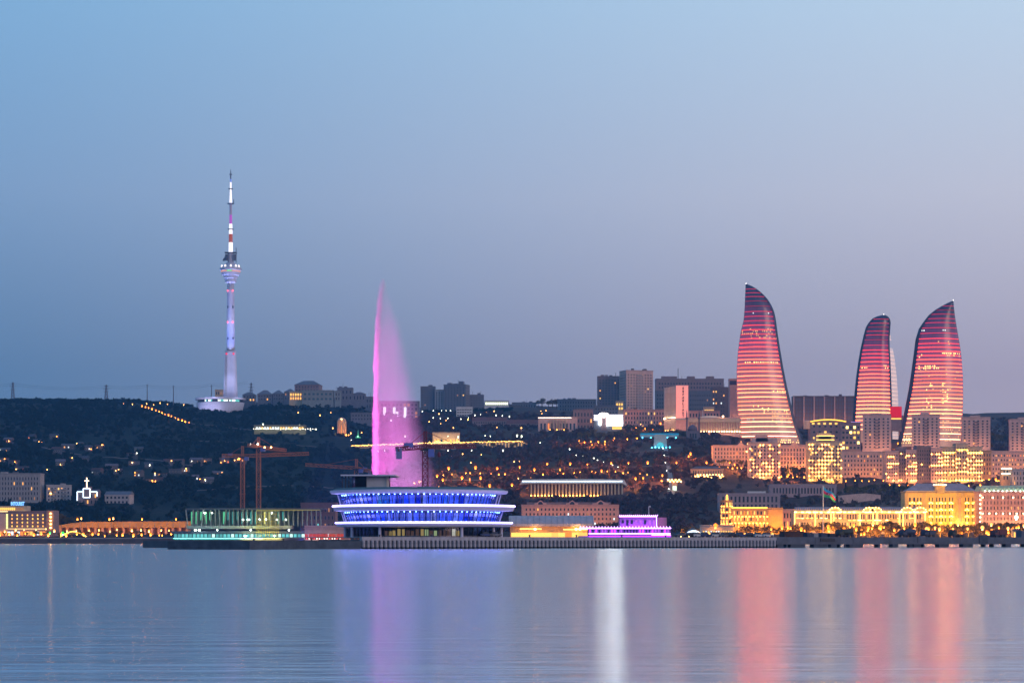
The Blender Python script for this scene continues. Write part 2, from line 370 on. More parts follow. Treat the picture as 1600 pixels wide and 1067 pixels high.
def bld(name, label, cat, px0, px1, pyt, pyb, D, depth=16, yaw=0, wall=None, roof='flat', cols=8, rows=5, ww=.5, wh=.6, lit=.1,
        litm=None, fm=None, group=None, mx=.03, plinth=.06, top=.06, cornice=True, rmat=None, rh=3, huts=0, side=0, pane=None, bands=0, skip=None, parapet=None, glow=None):
    if D < 2600 and min(gpy(px0,D), gpy((px0+px1)/2,D), gpy(px1,D)) < pyb-2: D = min(findD(q, pyb, 0, 1300) for q in (px0, (px0+px1)/2, px1))
    wall = wall or beige; s = S(D); W = (px1-px0)*s; H = (pyb-pyt)*s
    t = thing(name, label, cat, (X((px0+px1)/2, D), D, Z(pyb, D)), radians(yaw), group)
    FOOT.append((px0-3, px1+3, D-12, D+depth+8))
    hw = H - (rh if roof != 'flat' else .5)
    zlow = min(-3, min(ground(px0, D), ground(px1, D))-Z(pyb, D)-4)
    MB().box(-W/2, W/2, 0, depth, zlow, hw).build('wall', wall, t)
    rm = rmat or roofm
    if roof == 'hip': MB().hip(-W/2, W/2, 0, depth, hw+.003, rh).build('roof', rm, t)
    elif roof == 'gable': MB().gable(-W/2, W/2, 0, depth, hw+.003, rh).build('roof', rm, t)
    else:
        m = MB(); m.box(-W/2-.1, W/2+.1, -.1, depth+.1, hw+.003, hw+.25)
        ro = m.build('roof', rm, t)
        pp = MB()
        for a in ((-W/2-.25, W/2+.25, -.25, .15), (-W/2-.25, W/2+.25, depth-.1, depth+.25)): pp.box(*a, hw+.253, hw+1.0)
        for a in (-W/2-.25, W/2-.15): pp.box(a, a+.4, .153, depth-.103, hw+.253, hw+.98)
        pp.build('parapet', parapet or wall, t)
        for i in range(huts):
            hx = R.uniform(-W*.4, W*.4); hs = R.uniform(1.5, 3.2)
            MB().box(hx-hs, hx+hs, depth*.3, depth*.3+2*hs, hw+.256, hw+.25+R.uniform(2,3.6)).build('roof_hut', R.choice([wall, dgrey, grey]), ro)
    if D > 2600 and roof == 'flat':
        for i in range(R.choice([0,1,2,3])):
            ax_ = R.uniform(-W*.45, W*.45); MB().bar((ax_, depth*.4, hw+.25), (ax_, depth*.4, hw+R.uniform(3,8)), .3).build('aerial', darkm, ro)
    if cornice: MB().box(-W/2-.35, W/2+.35, -.35, .2, hw-.9, hw-.35).build('cornice', parapet or wall, t)
    for i in range(bands):
        zb = H*plinth + (hw*(1-top)-H*plinth)*(i+1)/(bands+1)
        MB().box(-W/2-.15, W/2+.15, -.18, .1, zb-.15, zb+.15).build('string_course', wall, t)
    if glow is None: glow = GLOW.get(name, 0) if px0 > 800 else 0
    if glow: flood(t, W*.9, (1,.47,.27) if D > 2350 else (1,.38,.09), glow*W*H*(2.4 if D > 2350 else 3.8), 13, 1.5, 108, 0, 'added_facade_glow', 1.0)  # added area light with no fixture, washes the front
    if rows and cols:
        windows(t, -W/2+W*mx, W/2-W*mx, H*plinth, hw*(1-top), cols, rows, ww, wh, lit, litm, fm, pane, skip)
        if side:
            n = max(2, int(depth/ (W/cols)))
            windows(t, depth*.06, depth*.94, H*plinth, hw*(1-top), n, rows, ww, wh, lit, litm, fm, pane, None, 0, pi/2 if side > 0 else -pi/2, side*W/2)
    return t, W, hw
def flood(t, W, col, power, dist=5, h=.8, ang=132, x=0, name='floodlight', sz=.6):
    l = bpy.data.lights.new(name, 'AREA'); l.shape = 'RECTANGLE'; l.size = W; l.size_y = sz; l.energy = power; l.color = col
    o = bpy.data.objects.new(name, l); COL.objects.link(o); o.parent = t; o.location = (x, -dist, h); o.rotation_euler = (radians(ang), 0, 0)
    return o
_sc = {}
def sconce(t, x, z, mat=None, sz=.45, y=-.45):
    mat = mat or SCONCE; k = (mat.name, sz)
    if k not in _sc: _sc[k] = MB().box(-sz/2, sz/2, -sz*.4, sz*.4, -sz*.35, sz*.35).mesh('wall_lamp', mat)
    return inst('wall_lamp', _sc[k], t, (x, y, z))
def strip(t, x0, x1, z, mat, y=-.5, h=.35, name='light_strip'):
    return MB().box(x0, x1, y-.15, y+.15, z-h/2, z+h/2).build(name, mat, t)
def text_mesh(name, body, mat, parent, loc, sx_, sz_, off=.03):
    fc = bpy.data.curves.new(name, 'FONT'); fc.body = body; fc.align_x = 'CENTER'; fc.extrude = .1; fc.offset = off; fc.resolution_u = 3
    fo = bpy.data.objects.new(name, fc); COL.objects.link(fo)
    me = bpy.data.meshes.new_from_object(fo.evaluated_get(bpy.context.evaluated_depsgraph_get()))
    bpy.data.objects.remove(fo); me.materials.clear(); me.materials.append(mat)
    o = inst(name, me, parent, loc); o.rotation_euler = (radians(90), 0, 0); o.scale = (sx_, sz_, 1); return o
def columns(t, x0, x1, n, z0, z1, r, mat, y=-1.2, name='column'):
    me = MB().lathe([(r*1.25,0),(r*1.25,.3),(r,.35),(r*.9,z1-z0-.4),(r*1.25,z1-z0-.35),(r*1.25,z1-z0)], 8).mesh(name, mat)
    for i in range(n): inst(name, me, t, (x0+(x1-x0)*i/max(1, n-1), y, z0))

# ------------------------------------------------------------------ flame-shaped towers
def interp(tab, y):
    if y <= tab[0][0]: return tab[0][1]
    for (a, b), (c, d) in zip(tab, tab[1:]):
        if y <= c: return b + (d-b)*(y-a)/(c-a)
    return tab[-1][1]
def led_glass(name, ztop, zbot):
    """dark curtain wall with a LED mesh: red at the crown fading to amber at the foot"""
    m = bpy.data.materials.new(name); m.use_nodes = True; t = m.node_tree; b = t.nodes['Principled BSDF']
    b.inputs['Base Color'].default_value = (.03,.03,.055,1); b.inputs['Roughness'].default_value = .22; b.inputs['Specular IOR Level'].default_value = .6
    c = N(t, 'ShaderNodeTexCoord'); s = N(t, 'ShaderNodeSeparateXYZ'); t.links.new(c.outputs['Object'], s.inputs[0])
    mr = N(t, 'ShaderNodeMapRange'); mr.inputs['From Min'].default_value = zbot; mr.inputs['From Max'].default_value = ztop
    t.links.new(s.outputs['Z'], mr.inputs['Value'])
    n = N(t, 'ShaderNodeTexNoise'); n.inputs['Scale'].default_value = .035; n.inputs['Detail'].default_value = 3
    t.links.new(c.outputs['Object'], n.inputs['Vector'])
    a = N(t, 'ShaderNodeMath', operation='MULTIPLY_ADD'); a.inputs[1].default_value = .28; t.links.new(n.outputs['Fac'], a.inputs[0])
    sb = N(t, 'ShaderNodeMath', operation='SUBTRACT'); sb.inputs[1].default_value = .14
    t.links.new(mr.outputs[0], sb.inputs[0]); t.links.new(sb.outputs[0], a.inputs[2])
    r = ramp(t, [(0,(.52,.26,.19,1)),(.18,(.54,.22,.18,1)),(.42,(.50,.14,.17,1)),(.62,(.36,.055,.15,1)),(.78,(.12,.02,.10,1)),(.95,(.010,.008,.03,1))], 'LINEAR')
    t.links.new(a.outputs[0], r.inputs[0])
    # fine dot grid of the LEDs on the mullions
    w1 = N(t, 'ShaderNodeMath', operation='MULTIPLY'); w1.inputs[1].default_value = 2*pi/1.5; t.links.new(s.outputs['X'], w1.inputs[0])
    w2 = N(t, 'ShaderNodeMath', operation='SINE'); t.links.new(w1.outputs[0], w2.inputs[0])
    w3 = N(t, 'ShaderNodeMath', operation='MULTIPLY_ADD'); w3.inputs[1].default_value = .3; w3.inputs[2].default_value = .75; t.links.new(w2.outputs[0], w3.inputs[0])
    t.links.new(r.outputs[0], b.inputs['Emission Color']); t.links.new(w3.outputs[0], b.inputs['Emission Strength'])
    return m
finm = pmat('fin_cladding', (.05,.055,.08), .3, .5, var=.1)
def led_col(u):   # u 0 crown .. 1 foot
    st = [(0,(.6,.02,.07),1.0),(.2,(1.1,.04,.10),1.0),(.38,(5,.25,.2),1.0),(.55,(13,1.1,.45),1.0),(.75,(16,2.2,.9),1.0),(.9,(16,3.1,1.7),1.0),(1,(13,3.6,2.8),1.0)]
    for (a,c0,s0),(b,c1,s1) in zip(st, st[1:]):
        if u <= b:
            k = (u-a)/(b-a); return tuple(x+(y-x)*k for x, y in zip(c0, c1)), s0+(s1-s0)*k
    return st[-1][1], st[-1][2]
def flame(label, D, Lt, Rt, ytop, ybot, strips, bulge, t0, t1, fin, lits, sidepx=None):
    s = S(D); pc = (interp(Lt, ybot)+interp(Rt, ybot))/2
    ox, oz = X(pc, D), Z(ybot, D)
    t = thing('flame_tower', label, 'skyscraper', (ox, D, oz), 0, 'flame shaped glass towers')
    FOOT.append((interp(Lt, ybot)-6, interp(Rt, ybot)+10, D-60, D+60))
    def sec(y):
        return (X(interp(Lt, y), D)-ox, X(interp(Rt, y), D)-ox, Z(y, D)-oz)
    def fp(y, u, off=0):
        xl, xr, z = sec(y); c = (xl+xr)/2; hw = (xr-xl)/2
        return (c+u*hw*(1+off/ max(hw,1)*.0), -bulge*hw*(1-u*u)-off, z)
    ys = [ytop+(ybot-ytop)*(i/46)**1.15 for i in range(47)]
    nf, nb = 14, 8; m = MB(); ring = nf+nb; vs = []; fs = []
    for y in ys:
        xl, xr, z = sec(y); c = (xl+xr)/2; hw = max((xr-xl)/2, .15)
        for i in range(nf):
            u = -1+2*i/(nf-1); vs.append((c+u*hw, -bulge*hw*(1-u*u), z))
        for i in range(nb):
            u = 1-2*(i+.5)/nb; vs.append((c+u*hw, .55*hw*(1-u*u)+hw*.25*(1-u*u), z))
    for k in range(len(ys)-1):
        for i in range(ring):
            j = (i+1) % ring; fs.append((k*ring+i, (k+1)*ring+i, (k+1)*ring+j, k*ring+j))
    fs.append(tuple(range(ring)))
    zt = Z(ytop, D)-oz
    m.add(vs, [f[::-1] for f in fs]); m.build('facade', led_glass('led_facade', zt, 0), t, smooth=True)
    for y in strips:
        u = (y-ytop)/(ybot-ytop); c, st = led_col(u); key = 'led_%d' % int(u*20)
        mat = emat(key, c, st); b = MB(); n = 16
        xl, xr, z = sec(y); hgt = .26*s*1.5
        for i in range(n):
            a0 = t0+(t1-t0)*i/n; a1 = t0+(t1-t0)*(i+1)/n
            p, q = fp(y, a0, .35), fp(y, a1, .35)
            b.add([(p[0],p[1],p[2]-hgt),(q[0],q[1],q[2]-hgt),(q[0],q[1],q[2]+hgt),(p[0],p[1],p[2]+hgt),
                   (p[0],p[1]+.3,p[2]-hgt),(q[0],q[1]+.3,q[2]-hgt),(q[0],q[1]+.3,q[2]+hgt),(p[0],p[1]+.3,p[2]+hgt)],
                  [(0,1,2,3),(4,7,6,5),(3,2,6,7),(0,4,5,1)])
        b.build('led_strip', mat if R.random() < .8 else emat(key+'_dim', tuple(v*.45 for v in c), st), t)
    for sd in fin:      # dark edge fin that runs from the foot to the tip
        b = MB()
        for k in range(len(ys)-1):
            o = []
            for y in (ys[k], ys[k+1]):
                xl, xr, z = sec(y); e = xr if sd > 0 else xl; wd = (xr-xl)*.045+.5
                o += [(e+sd*.3, -.6, z), (e-sd*wd, -bulge*(xr-xl)*.16-.7, z), (e+sd*.3, .8, z)]
            b.add(o, [(0,3,4,1),(2,5,3,0)] if sd > 0 else [(1,4,3,0),(0,3,5,2)])
        b.build('edge_fin', finm, t)
    for (px0, px1, py0, py1, prob, mat) in lits:
        yy = py0
        while yy <= py1:
            xx = px0
            while xx <= px1:
                if R.random() < prob:
                    l, r_ = interp(Lt, yy), interp(Rt, yy); u = (xx-(l+r_)/2)/((r_-l)/2)
                    if abs(u) < .93:
                        p = fp(yy, u, .12); wd = R.uniform(.6,1.6)*s*1.5; hh = R.uniform(.8,1.3)*s*1.7
                        MB().box(p[0]-wd/2, p[0]+wd/2, p[1]-.1, p[1]+.3, p[2]-hh/2, p[2]+hh/2).build('lit_window', mat, t)
                xx += R.uniform(2.4,4)
            yy += 3.4
    MB().lathe([(.25,0),(.2,.6),(.1,1.4)], 6).build('beacon', emat('beacon_white', (1,1,1), 5), t, (X(interp(Lt, ytop)*.5+interp(Rt, ytop)*.5, D)-ox, 0, zt))
    return t, ox, oz
L1 = [(444,1165),(480,1163.5),(500,1162),(520,1157),(550,1153),(580,1151),(610,1151),(640,1152),(670,1155.5),(692,1159)]
R1 = [(444,1166.5),(447,1174),(451,1181),(457,1189),(466,1198),(476,1204.5),(488,1209.5),(500,1212),(520,1214.5),(545,1218.5),(575,1223.5),(605,1229.5),(635,1236.5),(660,1243),(692,1254)]
LW = emat('tower_window', (1,.62,.22), 2.6); TDIM = emat('tower_window_dim', (1,.52,.25), 1.1)
flame('tallest flame shaped tower with red LED bands and a hooked tip leaning left', 2600, L1, R1, 444, 694,
      [452,458,464,471,479,487.5,495,502,509,516,523,530,536.5,543,550,556,562.5,569,575,581,588,594.5,601,608,614,621,627.5,634,640.5,647,653.5,659.5,667,675,682], .42, -.97, .87, (1,),
      [(1162,1206,490,492,.3,L_cool),(1160,1214,515,531,.42,TDIM),(1164,1216,567,569,.85,LW),(1204,1230,612,615,.9,LW),(1172,1236,632,652,.07,LW),(1205,1238,644,664,.5,TDIM),(1158,1180,656,660,.4,L_cyan),(1160,1250,688,692,.8,LW)])
L2 = [(492,1380),(494,1371),(498,1363),(505,1357),(512,1353),(525,1349.5),(545,1345),(565,1341.5),(590,1338),(620,1335),(650,1333),(690,1331)]
R2 = [(492,1382),(494,1386.5),(498,1390),(504,1391.3),(515,1390.5),(530,1389.5),(545,1389.8),(565,1391),(590,1392),(620,1393),(650,1393.5),(690,1394)]
t2, ox2, oz2 = flame('slimmest flame shaped tower, rounded tip, with a pale lit flank beside the red box', 2680, L2, R2, 492, 694,
      [499,505.5,511.5,518,524,531.5,540,547.5,553.5,559.5,566,572.5,578.5,585,591,597.5,603,609,615,621,627,633,639,645,651,657,664,671], .40, -.95, .93, (-1,1),
      [(1343,1356,575,577,1,LW),(1380,1390,572,578,.8,LW),(1343,1352,585,588,.5,LW),(1390,1393,620,660,.4,LW)])
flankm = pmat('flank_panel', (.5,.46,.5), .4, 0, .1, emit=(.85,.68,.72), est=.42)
RS = [(514,1391),(520,1393.5),(540,1397.5),(560,1401),(590,1404.5),(620,1406.5),(650,1407),(690,1407)]
y = 512.0; yy = []
while y < 690: yy.append(y); y += 6.2
for a, b in zip(yy, yy[1:]):
    D = 2680; m = MB(); o = []
    if 530 < a < 537: continue
    for q in (a, b-.5):
        l, r_ = interp(R2, q)+.3, interp(RS, q)
        o += [(X(l,D)-ox2, 2, Z(q,D)-oz2), (X(r_,D)-ox2, 14, Z(q,D)-oz2), (X(l,D)-ox2, 16, Z(q,D)-oz2)]
    m.add(o, [(0,3,4,1),(1,4,5,2),(0,1,2),(3,5,4)]).build('flank_panel', flankm, t2)
    strip_ = MB(); q = b-.6; u = (q-500)/190; c, st = led_col(min(1,u+.1))
    p0 = (X(interp(R2,q)+.5,D)-ox2, 1.6, Z(q,D)-oz2); p1 = (X(interp(RS,q),D)-ox2, 13.6, Z(q,D)-oz2)
    strip_.bar(p0, p1, .35).build('led_strip', emat('led_flank_%d' % int(u*8), (1.3, .8+.1*u, .75), 1), t2)
L3 = [(470,1489),(473,1482),(478,1472),(484,1462),(492,1452),(502,1444),(514,1436),(530,1431),(550,1428.5),(580,1424.5),(610,1420),(640,1414),(665,1409),(694,1402)]
R3 = [(470,1489.8),(480,1490.5),(500,1493),(520,1496.5),(540,1500),(560,1502.5),(590,1504.5),(620,1505),(650,1504),(694,1501)]
flame('flame shaped tower with red LED bands and a tip curling to the right', 2600, L3, R3, 470, 698,
      [478.5,485,491.5,498.5,505,513,521.5,530,537.5,543.5,550,556.5,562.5,569,575,581,587,593,599,605,611,617,623,629,635,641,647,654,661,668,678,687], .42, -.93, .97, (-1,),
      [(1440,1480,517,519,.22,L_cool),(1450,1500,535,541,.25,TDIM),(1470,1500,553,559,.6,LW),(1430,1440,555,560,.7,LW),(1435,1465,573,577,.8,LW),(1430,1500,575,640,.05,TDIM),(1445,1455,600,640,.25,LW),(1470,1478,600,650,.28,LW),(1425,1440,655,662,.8,LW),(1405,1440,682,694,.95,LW),(1470,1500,655,690,.3,TDIM)])

# ------------------------------------------------------------------ television tower
D = 2900; s = S(D); zb = Z(641, D); tvx = X(360.5, D)
tvt = thing('television_tower', 'tall white television tower lit lavender with a needle mast on the ridge', 'tower', (tvx, D, zb))
FOOT.append((300, 390, 2840, 2990))
tz = lambda py: Z(py, D)-zb
tvw = pmat('tower_white', (.46,.49,.62), .6, 0, .08, scale=.05)
MB().lathe([(10.5*s,tz(622)),(9.4*s,tz(585)),(8.2*s,tz(551)),(8.2*s,tz(548))], 36, lobe=.16).build('buttress', tvw, tvt, smooth=True)
MB().lathe([(6.6*s,tz(560)),(6.2*s,tz(500)),(5.6*s,tz(455)),(5.4*s,tz(441))], 24).build('shaft', tvw, tvt, smooth=True)
st_ = MB()
for i in range(26): st_.box(-8.6*s+i*.02, -4.6*s, -9.2*s+i*.04, -8.5*s+i*.04, tz(618-i*2.6), tz(616.6-i*2.6))
st_.build('service_ladder', grey, tvt)
MB().lathe([(5.5*s,tz(443)),(9*s,tz(441)),(9*s,tz(436)),(11*s,tz(435)),(11.2*s,tz(431)),(14*s,tz(430)),(15*s,tz(425.8))], 32).build('pod_base', tvw, tvt, smooth=False)
MB().lathe([(15.2*s,tz(425.6)),(15.2*s,tz(423.4))], 32).build('pod_light_ring', emat('pod_ring', (1,.5,.45), .7), tvt)
MB().box(-4*s, 3.5*s, -15.5*s, -14*s, tz(425.3), tz(423.6)).build('pod_screen', emat('pod_green', (.1,1,.3), .9), tvt)
MB().lathe([(15.5*s,tz(423.3)),(17*s,tz(422.4)),(17*s,tz(419.6)),(14.5*s,tz(417.5)),(9*s,tz(413)),(7*s,tz(411))], 32).build('pod_roof', tvw, tvt, smooth=False)
pod = MB().lathe([(.4,0),(1.2*s,.7*s),(1.5*s,2.3*s),(1.2*s,4.0*s),(.4,4.8*s)], 10).mesh('pod_light', emat('pod_white', (.95,.9,1), 1.6))
for a in (-62,-28,8,40,66): inst('pod_light', pod, tvt, (14.6*s*sin(radians(a)), -14.6*s*cos(radians(a)), tz(419.5)))
MB().lathe([(5*s,tz(412)),(4.5*s,tz(396))], 10).build('equipment_core', tvw, tvt)
eq = MB(); eq.box(-9*s,9.5*s,-5*s,5*s,tz(395.6),tz(394.4)); eq.bar((9*s,-4*s,tz(411)),(9*s,-4*s,tz(388)),.9)
for a in (-8,5): eq.box(a*s,(a+4.5)*s,-7*s,-3*s,tz(408),tz(398))
eq.build('equipment_platform', bluegrey, tvt)
dish = MB().lathe([(.3,0),(2.2*s,.5*s),(2.8*s,1.3*s)], 12, cap=False).mesh('dish', bluegrey)
for dx, dz in ((-8.5,407),(-6,403)):
    o = inst('dish', dish, tvt, (dx*s, -7*s, tz(dz))); o.rotation_euler = (radians(75), 0, radians(-30))
def mast(py0, py1, r0, r1, name, mat): MB().lathe([(r0*s,tz(py0)),(r1*s,tz(py1))], 10).build(name, mat, tvt)
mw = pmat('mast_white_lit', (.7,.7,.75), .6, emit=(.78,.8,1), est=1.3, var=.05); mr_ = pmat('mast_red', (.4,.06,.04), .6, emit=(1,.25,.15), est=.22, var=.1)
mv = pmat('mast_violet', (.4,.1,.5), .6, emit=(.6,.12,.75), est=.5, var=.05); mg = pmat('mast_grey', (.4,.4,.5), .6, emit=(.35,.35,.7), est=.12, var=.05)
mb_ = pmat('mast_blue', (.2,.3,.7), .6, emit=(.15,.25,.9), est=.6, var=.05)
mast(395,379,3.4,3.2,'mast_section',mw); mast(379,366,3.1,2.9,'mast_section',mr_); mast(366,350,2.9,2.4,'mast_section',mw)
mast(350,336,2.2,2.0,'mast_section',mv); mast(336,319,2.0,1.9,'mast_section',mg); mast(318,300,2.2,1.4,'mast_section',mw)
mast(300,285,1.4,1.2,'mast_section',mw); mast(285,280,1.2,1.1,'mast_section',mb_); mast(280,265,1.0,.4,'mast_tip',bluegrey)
for py, hw_ in ((359,4.5),(319,5.2),(296,3.6),(273.5,2.2)):
    MB().lathe([(hw_*s,tz(py)),(hw_*s,tz(py-1.2))], 12).build('mast_platform', bluegrey, tvt)
MB().bar((4.6*s,0,tz(319)),(4.6*s,0,tz(312)),.9).build('aerial', bluegrey, tvt)
rb = MB().lathe([(.2,0),(.75*s,.5*s),(.75*s,1.4*s),(.2,2*s)], 8).mesh('beacon', LAMP_RED)
rb2 = MB().lathe([(.2,0),(1.5*s,.9*s),(1.5*s,2.2*s),(.2,3.2*s)], 8).mesh('beacon', emat('beacon_red_big', (1,.05,.15), 1.2))
for py, m_ in ((456,rb),(505,rb),(555,rb2)):
    for dx in ((-4,4) if py < 550 else (-5.5,5.5)): inst('beacon', m_, tvt, (dx*s, -7*s if py < 550 else -8.6*s, tz(py)))
slot = MB().box(-.7,.7,-.5,.5,0,3).mesh('slot_window', darkm)
for py in (482,531):
    for dx in (-3.6,4.2): inst('slot_window', slot, tvt, (dx*s, -5.2*s, tz(py)))
ox = (344.5-360.5)*s
MB().lathe([(34*s,tz(660)),(34.5*s,tz(641)),(37.5*s,tz(629.3))], 48, cx=ox, sy=.8).build('podium_drum', tvw, tvt, smooth=True)
MB().lathe([(35.5*s,tz(629.2)),(35.5*s,tz(625.2))], 48, cx=ox, sy=.8).build('podium_gallery', glassd, tvt, smooth=True)
for i in range(34):
    a = radians(-60+i*3.6); lit = L_cyan if R.random() < .5 else L_cool
    if i > 5 and R.random() < .85:
        x_, y_ = 35.7*s*sin(a), -35.7*s*cos(a)*.8
        MB().box(-.9,.9,-.25,.25,0,2.6).build('lit_window', lit, tvt, (ox+x_, y_, tz(628.6)), a)
MB().lathe([(39*s,tz(625.1)),(39.5*s,tz(622.4)),(30*s,tz(621.6))], 48, cx=ox, sy=.8).build('podium_roof', tvw, tvt, smooth=False)
def spot(parent, loc, aim, col, power, ang, name='floodlight', rad=1.0):
    l = bpy.data.lights.new(name, 'SPOT'); l.energy = power; l.color = col; l.spot_size = radians(ang); l.spot_blend = .6; l.shadow_soft_size = rad
    o = bpy.data.objects.new(name, l); COL.objects.link(o); o.parent = parent; o.location = loc
    d = Vector(aim)-Vector(loc); o.rotation_euler = d.to_track_quat('-Z', 'Y').to_euler()
    return o
for sx_ in (-1, 1):
    for py, e_, c_ in ((612,4.2,(.52,.58,1)),(590,3.0,(.48,.55,1)),(565,2.0,(.42,.52,1)),(535,1.3,(.45,.54,1)),(505,1.4,(.36,.46,1)),(478,2.0,(.12,.22,1)),(450,1.4,(.42,.5,1)),(428,1.8,(.5,.55,1))):
        src = Vector((sx_*24, -34, tz(621)+1.5)); aim = Vector((0, -4, tz(py))); d_ = (aim-src).length; inc = max(.22, 40/d_)
        spot(tvt, src, aim, c_, 4*pi*d_*d_*e_/inc*.2, math.degrees(2*math.atan(24/d_))+4)
for ax_ in (-30, -14): spot(tvt, (ox+ax_, -52, tz(645)), (ox+ax_*.9, -25, tz(633)), (.62,.58,1), 40000, 100)

# ------------------------------------------------------------------ round waterside restaurant
D = 620; s = S(D); zr = zj+.1
rst = thing('waterside_restaurant', 'round three storey glass restaurant with glowing violet slab edges on the jetty', 'restaurant', (X(660, D), D, zr))
rz_ = lambda py: Z(py, D)-zr
slabm = pmat('slab_white', (.56,.56,.68), .5, 0, .06); ledv = emat('slab_led', (.44,.38,1), 6.0); ledb = emat('blue_led', (.26,.42,1), 40)
roofteal = pmat('roof_membrane', (.07,.14,.17), .7)
def pane_mat(name, tint, rough=.05, tr=.55):
    m = bpy.data.materials.new(name); m.use_nodes = True; t = m.node_tree; t.nodes.clear()
    tb = N(t, 'ShaderNodeBsdfTransparent'); tb.inputs[0].default_value = (*tint, 1)
    g = N(t, 'ShaderNodeBsdfGlossy'); g.inputs['Roughness'].default_value = rough; g.inputs['Color'].default_value = (.9,.9,1,1)
    f0 = N(t, 'ShaderNodeFresnel'); f0.inputs[0].default_value = 1.5
    f = N(t, 'ShaderNodeMath', operation='MULTIPLY'); f.inputs[1].default_value = .3; t.links.new(f0.outputs[0], f.inputs[0])
    mxs = N(t, 'ShaderNodeMixShader'); o = N(t, 'ShaderNodeOutputMaterial')
    t.links.new(f.outputs[0], mxs.inputs[0]); t.links.new(tb.outputs[0], mxs.inputs[1]); t.links.new(g.outputs[0], mxs.inputs[2]); t.links.new(mxs.outputs[0], o.inputs[0])
    return m
paneb = pane_mat('blue_tint_glass', (.55,.66,1)); panec = pane_mat('clear_glass', (.8,.85,.95)); paned = pane_mat('smoked_glass', (.40,.45,.6))
def ring_slab(py0, py1, pxl, pxr, lab, taper=.9):
    c = ((pxl+pxr)/2-660)*s; r = (pxr-pxl)/2*s
    sl = MB().lathe([(r*taper*.97, rz_(py1)), (r*.985, rz_(py1)+.25), (r, rz_(py0)-.22), (r*.996, rz_(py0))], 96, cx=c).build('floor_slab', slabm, rst)
    return c, r, sl
def glass_wall(c, rt, rb, pyt, pyb, tints, nseg=88, curt=None, lean=True):
    zt, zb_ = rz_(pyt), rz_(pyb); h = zt-zb_
    ang = 2*pi/nseg
    def pmesh(mat):
        wt, wb = rt*sin(ang/2)*.97, rb*sin(ang/2)*.97
        return MB().add([(-wb,-rb,zb_),(wb,-rb,zb_),(wt,-rt,zt),(-wt,-rt,zt),(-wb,-rb+.06,zb_),(wb,-rb+.06,zb_),(wt,-rt+.06,zt),(-wt,-rt+.06,zt)],
                        [(0,1,2,3),(7,6,5,4),(0,4,5,1),(3,2,6,7),(0,3,7,4),(1,5,6,2)]).mesh('pane', mat)
    ms = {m.name: pmesh(m) for m in set(tints)}
    mull = MB().bar((0,-rb-.05,zb_),(0,-rt-.05,zt),.16).mesh('mullion', darkm if curt is None else pmat('mullion_blue', (.04,.06,.16), .5))
    for i in range(nseg):
        a = (i+.5)*ang-pi
        if abs(a) > 2.0: continue
        inst('pane', ms[tints[i % len(tints)].name], rst, (c,0,0), a)
        inst('mullion', mull, rst, (c,0,0), a+ang/2)
    MB().lathe([(rb+.12,zb_+h*.13),(rb+.12,zb_+h*.13+.1)], nseg, cx=c, cap=False).build('rail', steel, rst)
cb = [pmat('curtain_blue', (.08,.24,.80), .9, var=.3), pmat('curtain_pale', (.40,.43,.75), .9, var=.25), pmat('curtain_deep', (.02,.06,.42), .9, var=.3), pmat('curtain_teal', (.05,.32,.42), .9, var=.3), pmat('curtain_sand', (.42,.38,.44), .9, var=.2)]
def curtains(c, r, pyt, pyb, pick, n=70):
    for i in range(n):
        a = (i+.5)*2*pi/n-pi
        if abs(a) > 2.3: continue
        wd = r*sin(pi/n)*R.uniform(.7,.98); dz = rz_(pyt)-.25
        m = MB().prism([(-wd,0),(-wd*.4,-.18),(wd*.1,.05),(wd*.6,-.15),(wd,0),(wd,.25),(-wd,.25)], rz_(pyb)+.05, dz)
        o = m.build('curtain', cb[pick(a)], rst, (c+r*sin(a), -r*cos(a), 0), a)
def leds(c, r, z, n, me, yoff=0):
    for i in range(n):
        a = (i+.5)*2*pi/n-pi
        if abs(a) < 2.0: inst('curtain_led', me, rst, (c+r*sin(a), -r*cos(a), z), a)
ledme = MB().box(-.12,.12,-.1,.1,-.16,.0).mesh('curtain_led', ledb)
# ground floor
c, r, _ = 0, 0, 0
glass_wall(2*s, 122*s, 120*s, 824.5, 839.5, [paned]*3, 80)
MB().lathe([(104*s,0),(104*s,rz_(824.5))], 48, cx=2*s).build('ground_floor_core', pmat('core_dark', (.05,.06,.10)), rst)
for i in range(17):
    a = radians(-28+i*3.6); q = 113*s
    MB().box(-R.uniform(.3,.6),R.uniform(.3,.6),-.1,.1,.4,rz_(R.uniform(826.5,830))).build('lit_bay', R.choice([emat('bay_bright', (1,.8,.4), 2.6), L_yel, emat('bay_green', (.8,.85,.25), 1.8), L_dim, L_dim]), rst, (2*s+q*sin(a), -q*cos(a), 0), a)
colm = MB().lathe([(.45,0),(.38,rz_(823))], 10).mesh('column', slabm)
for a in (-76,-60,-30,30,62,78): inst('column', colm, rst, (2*s+124*s*sin(radians(a)), -124*s*cos(radians(a)), 0))
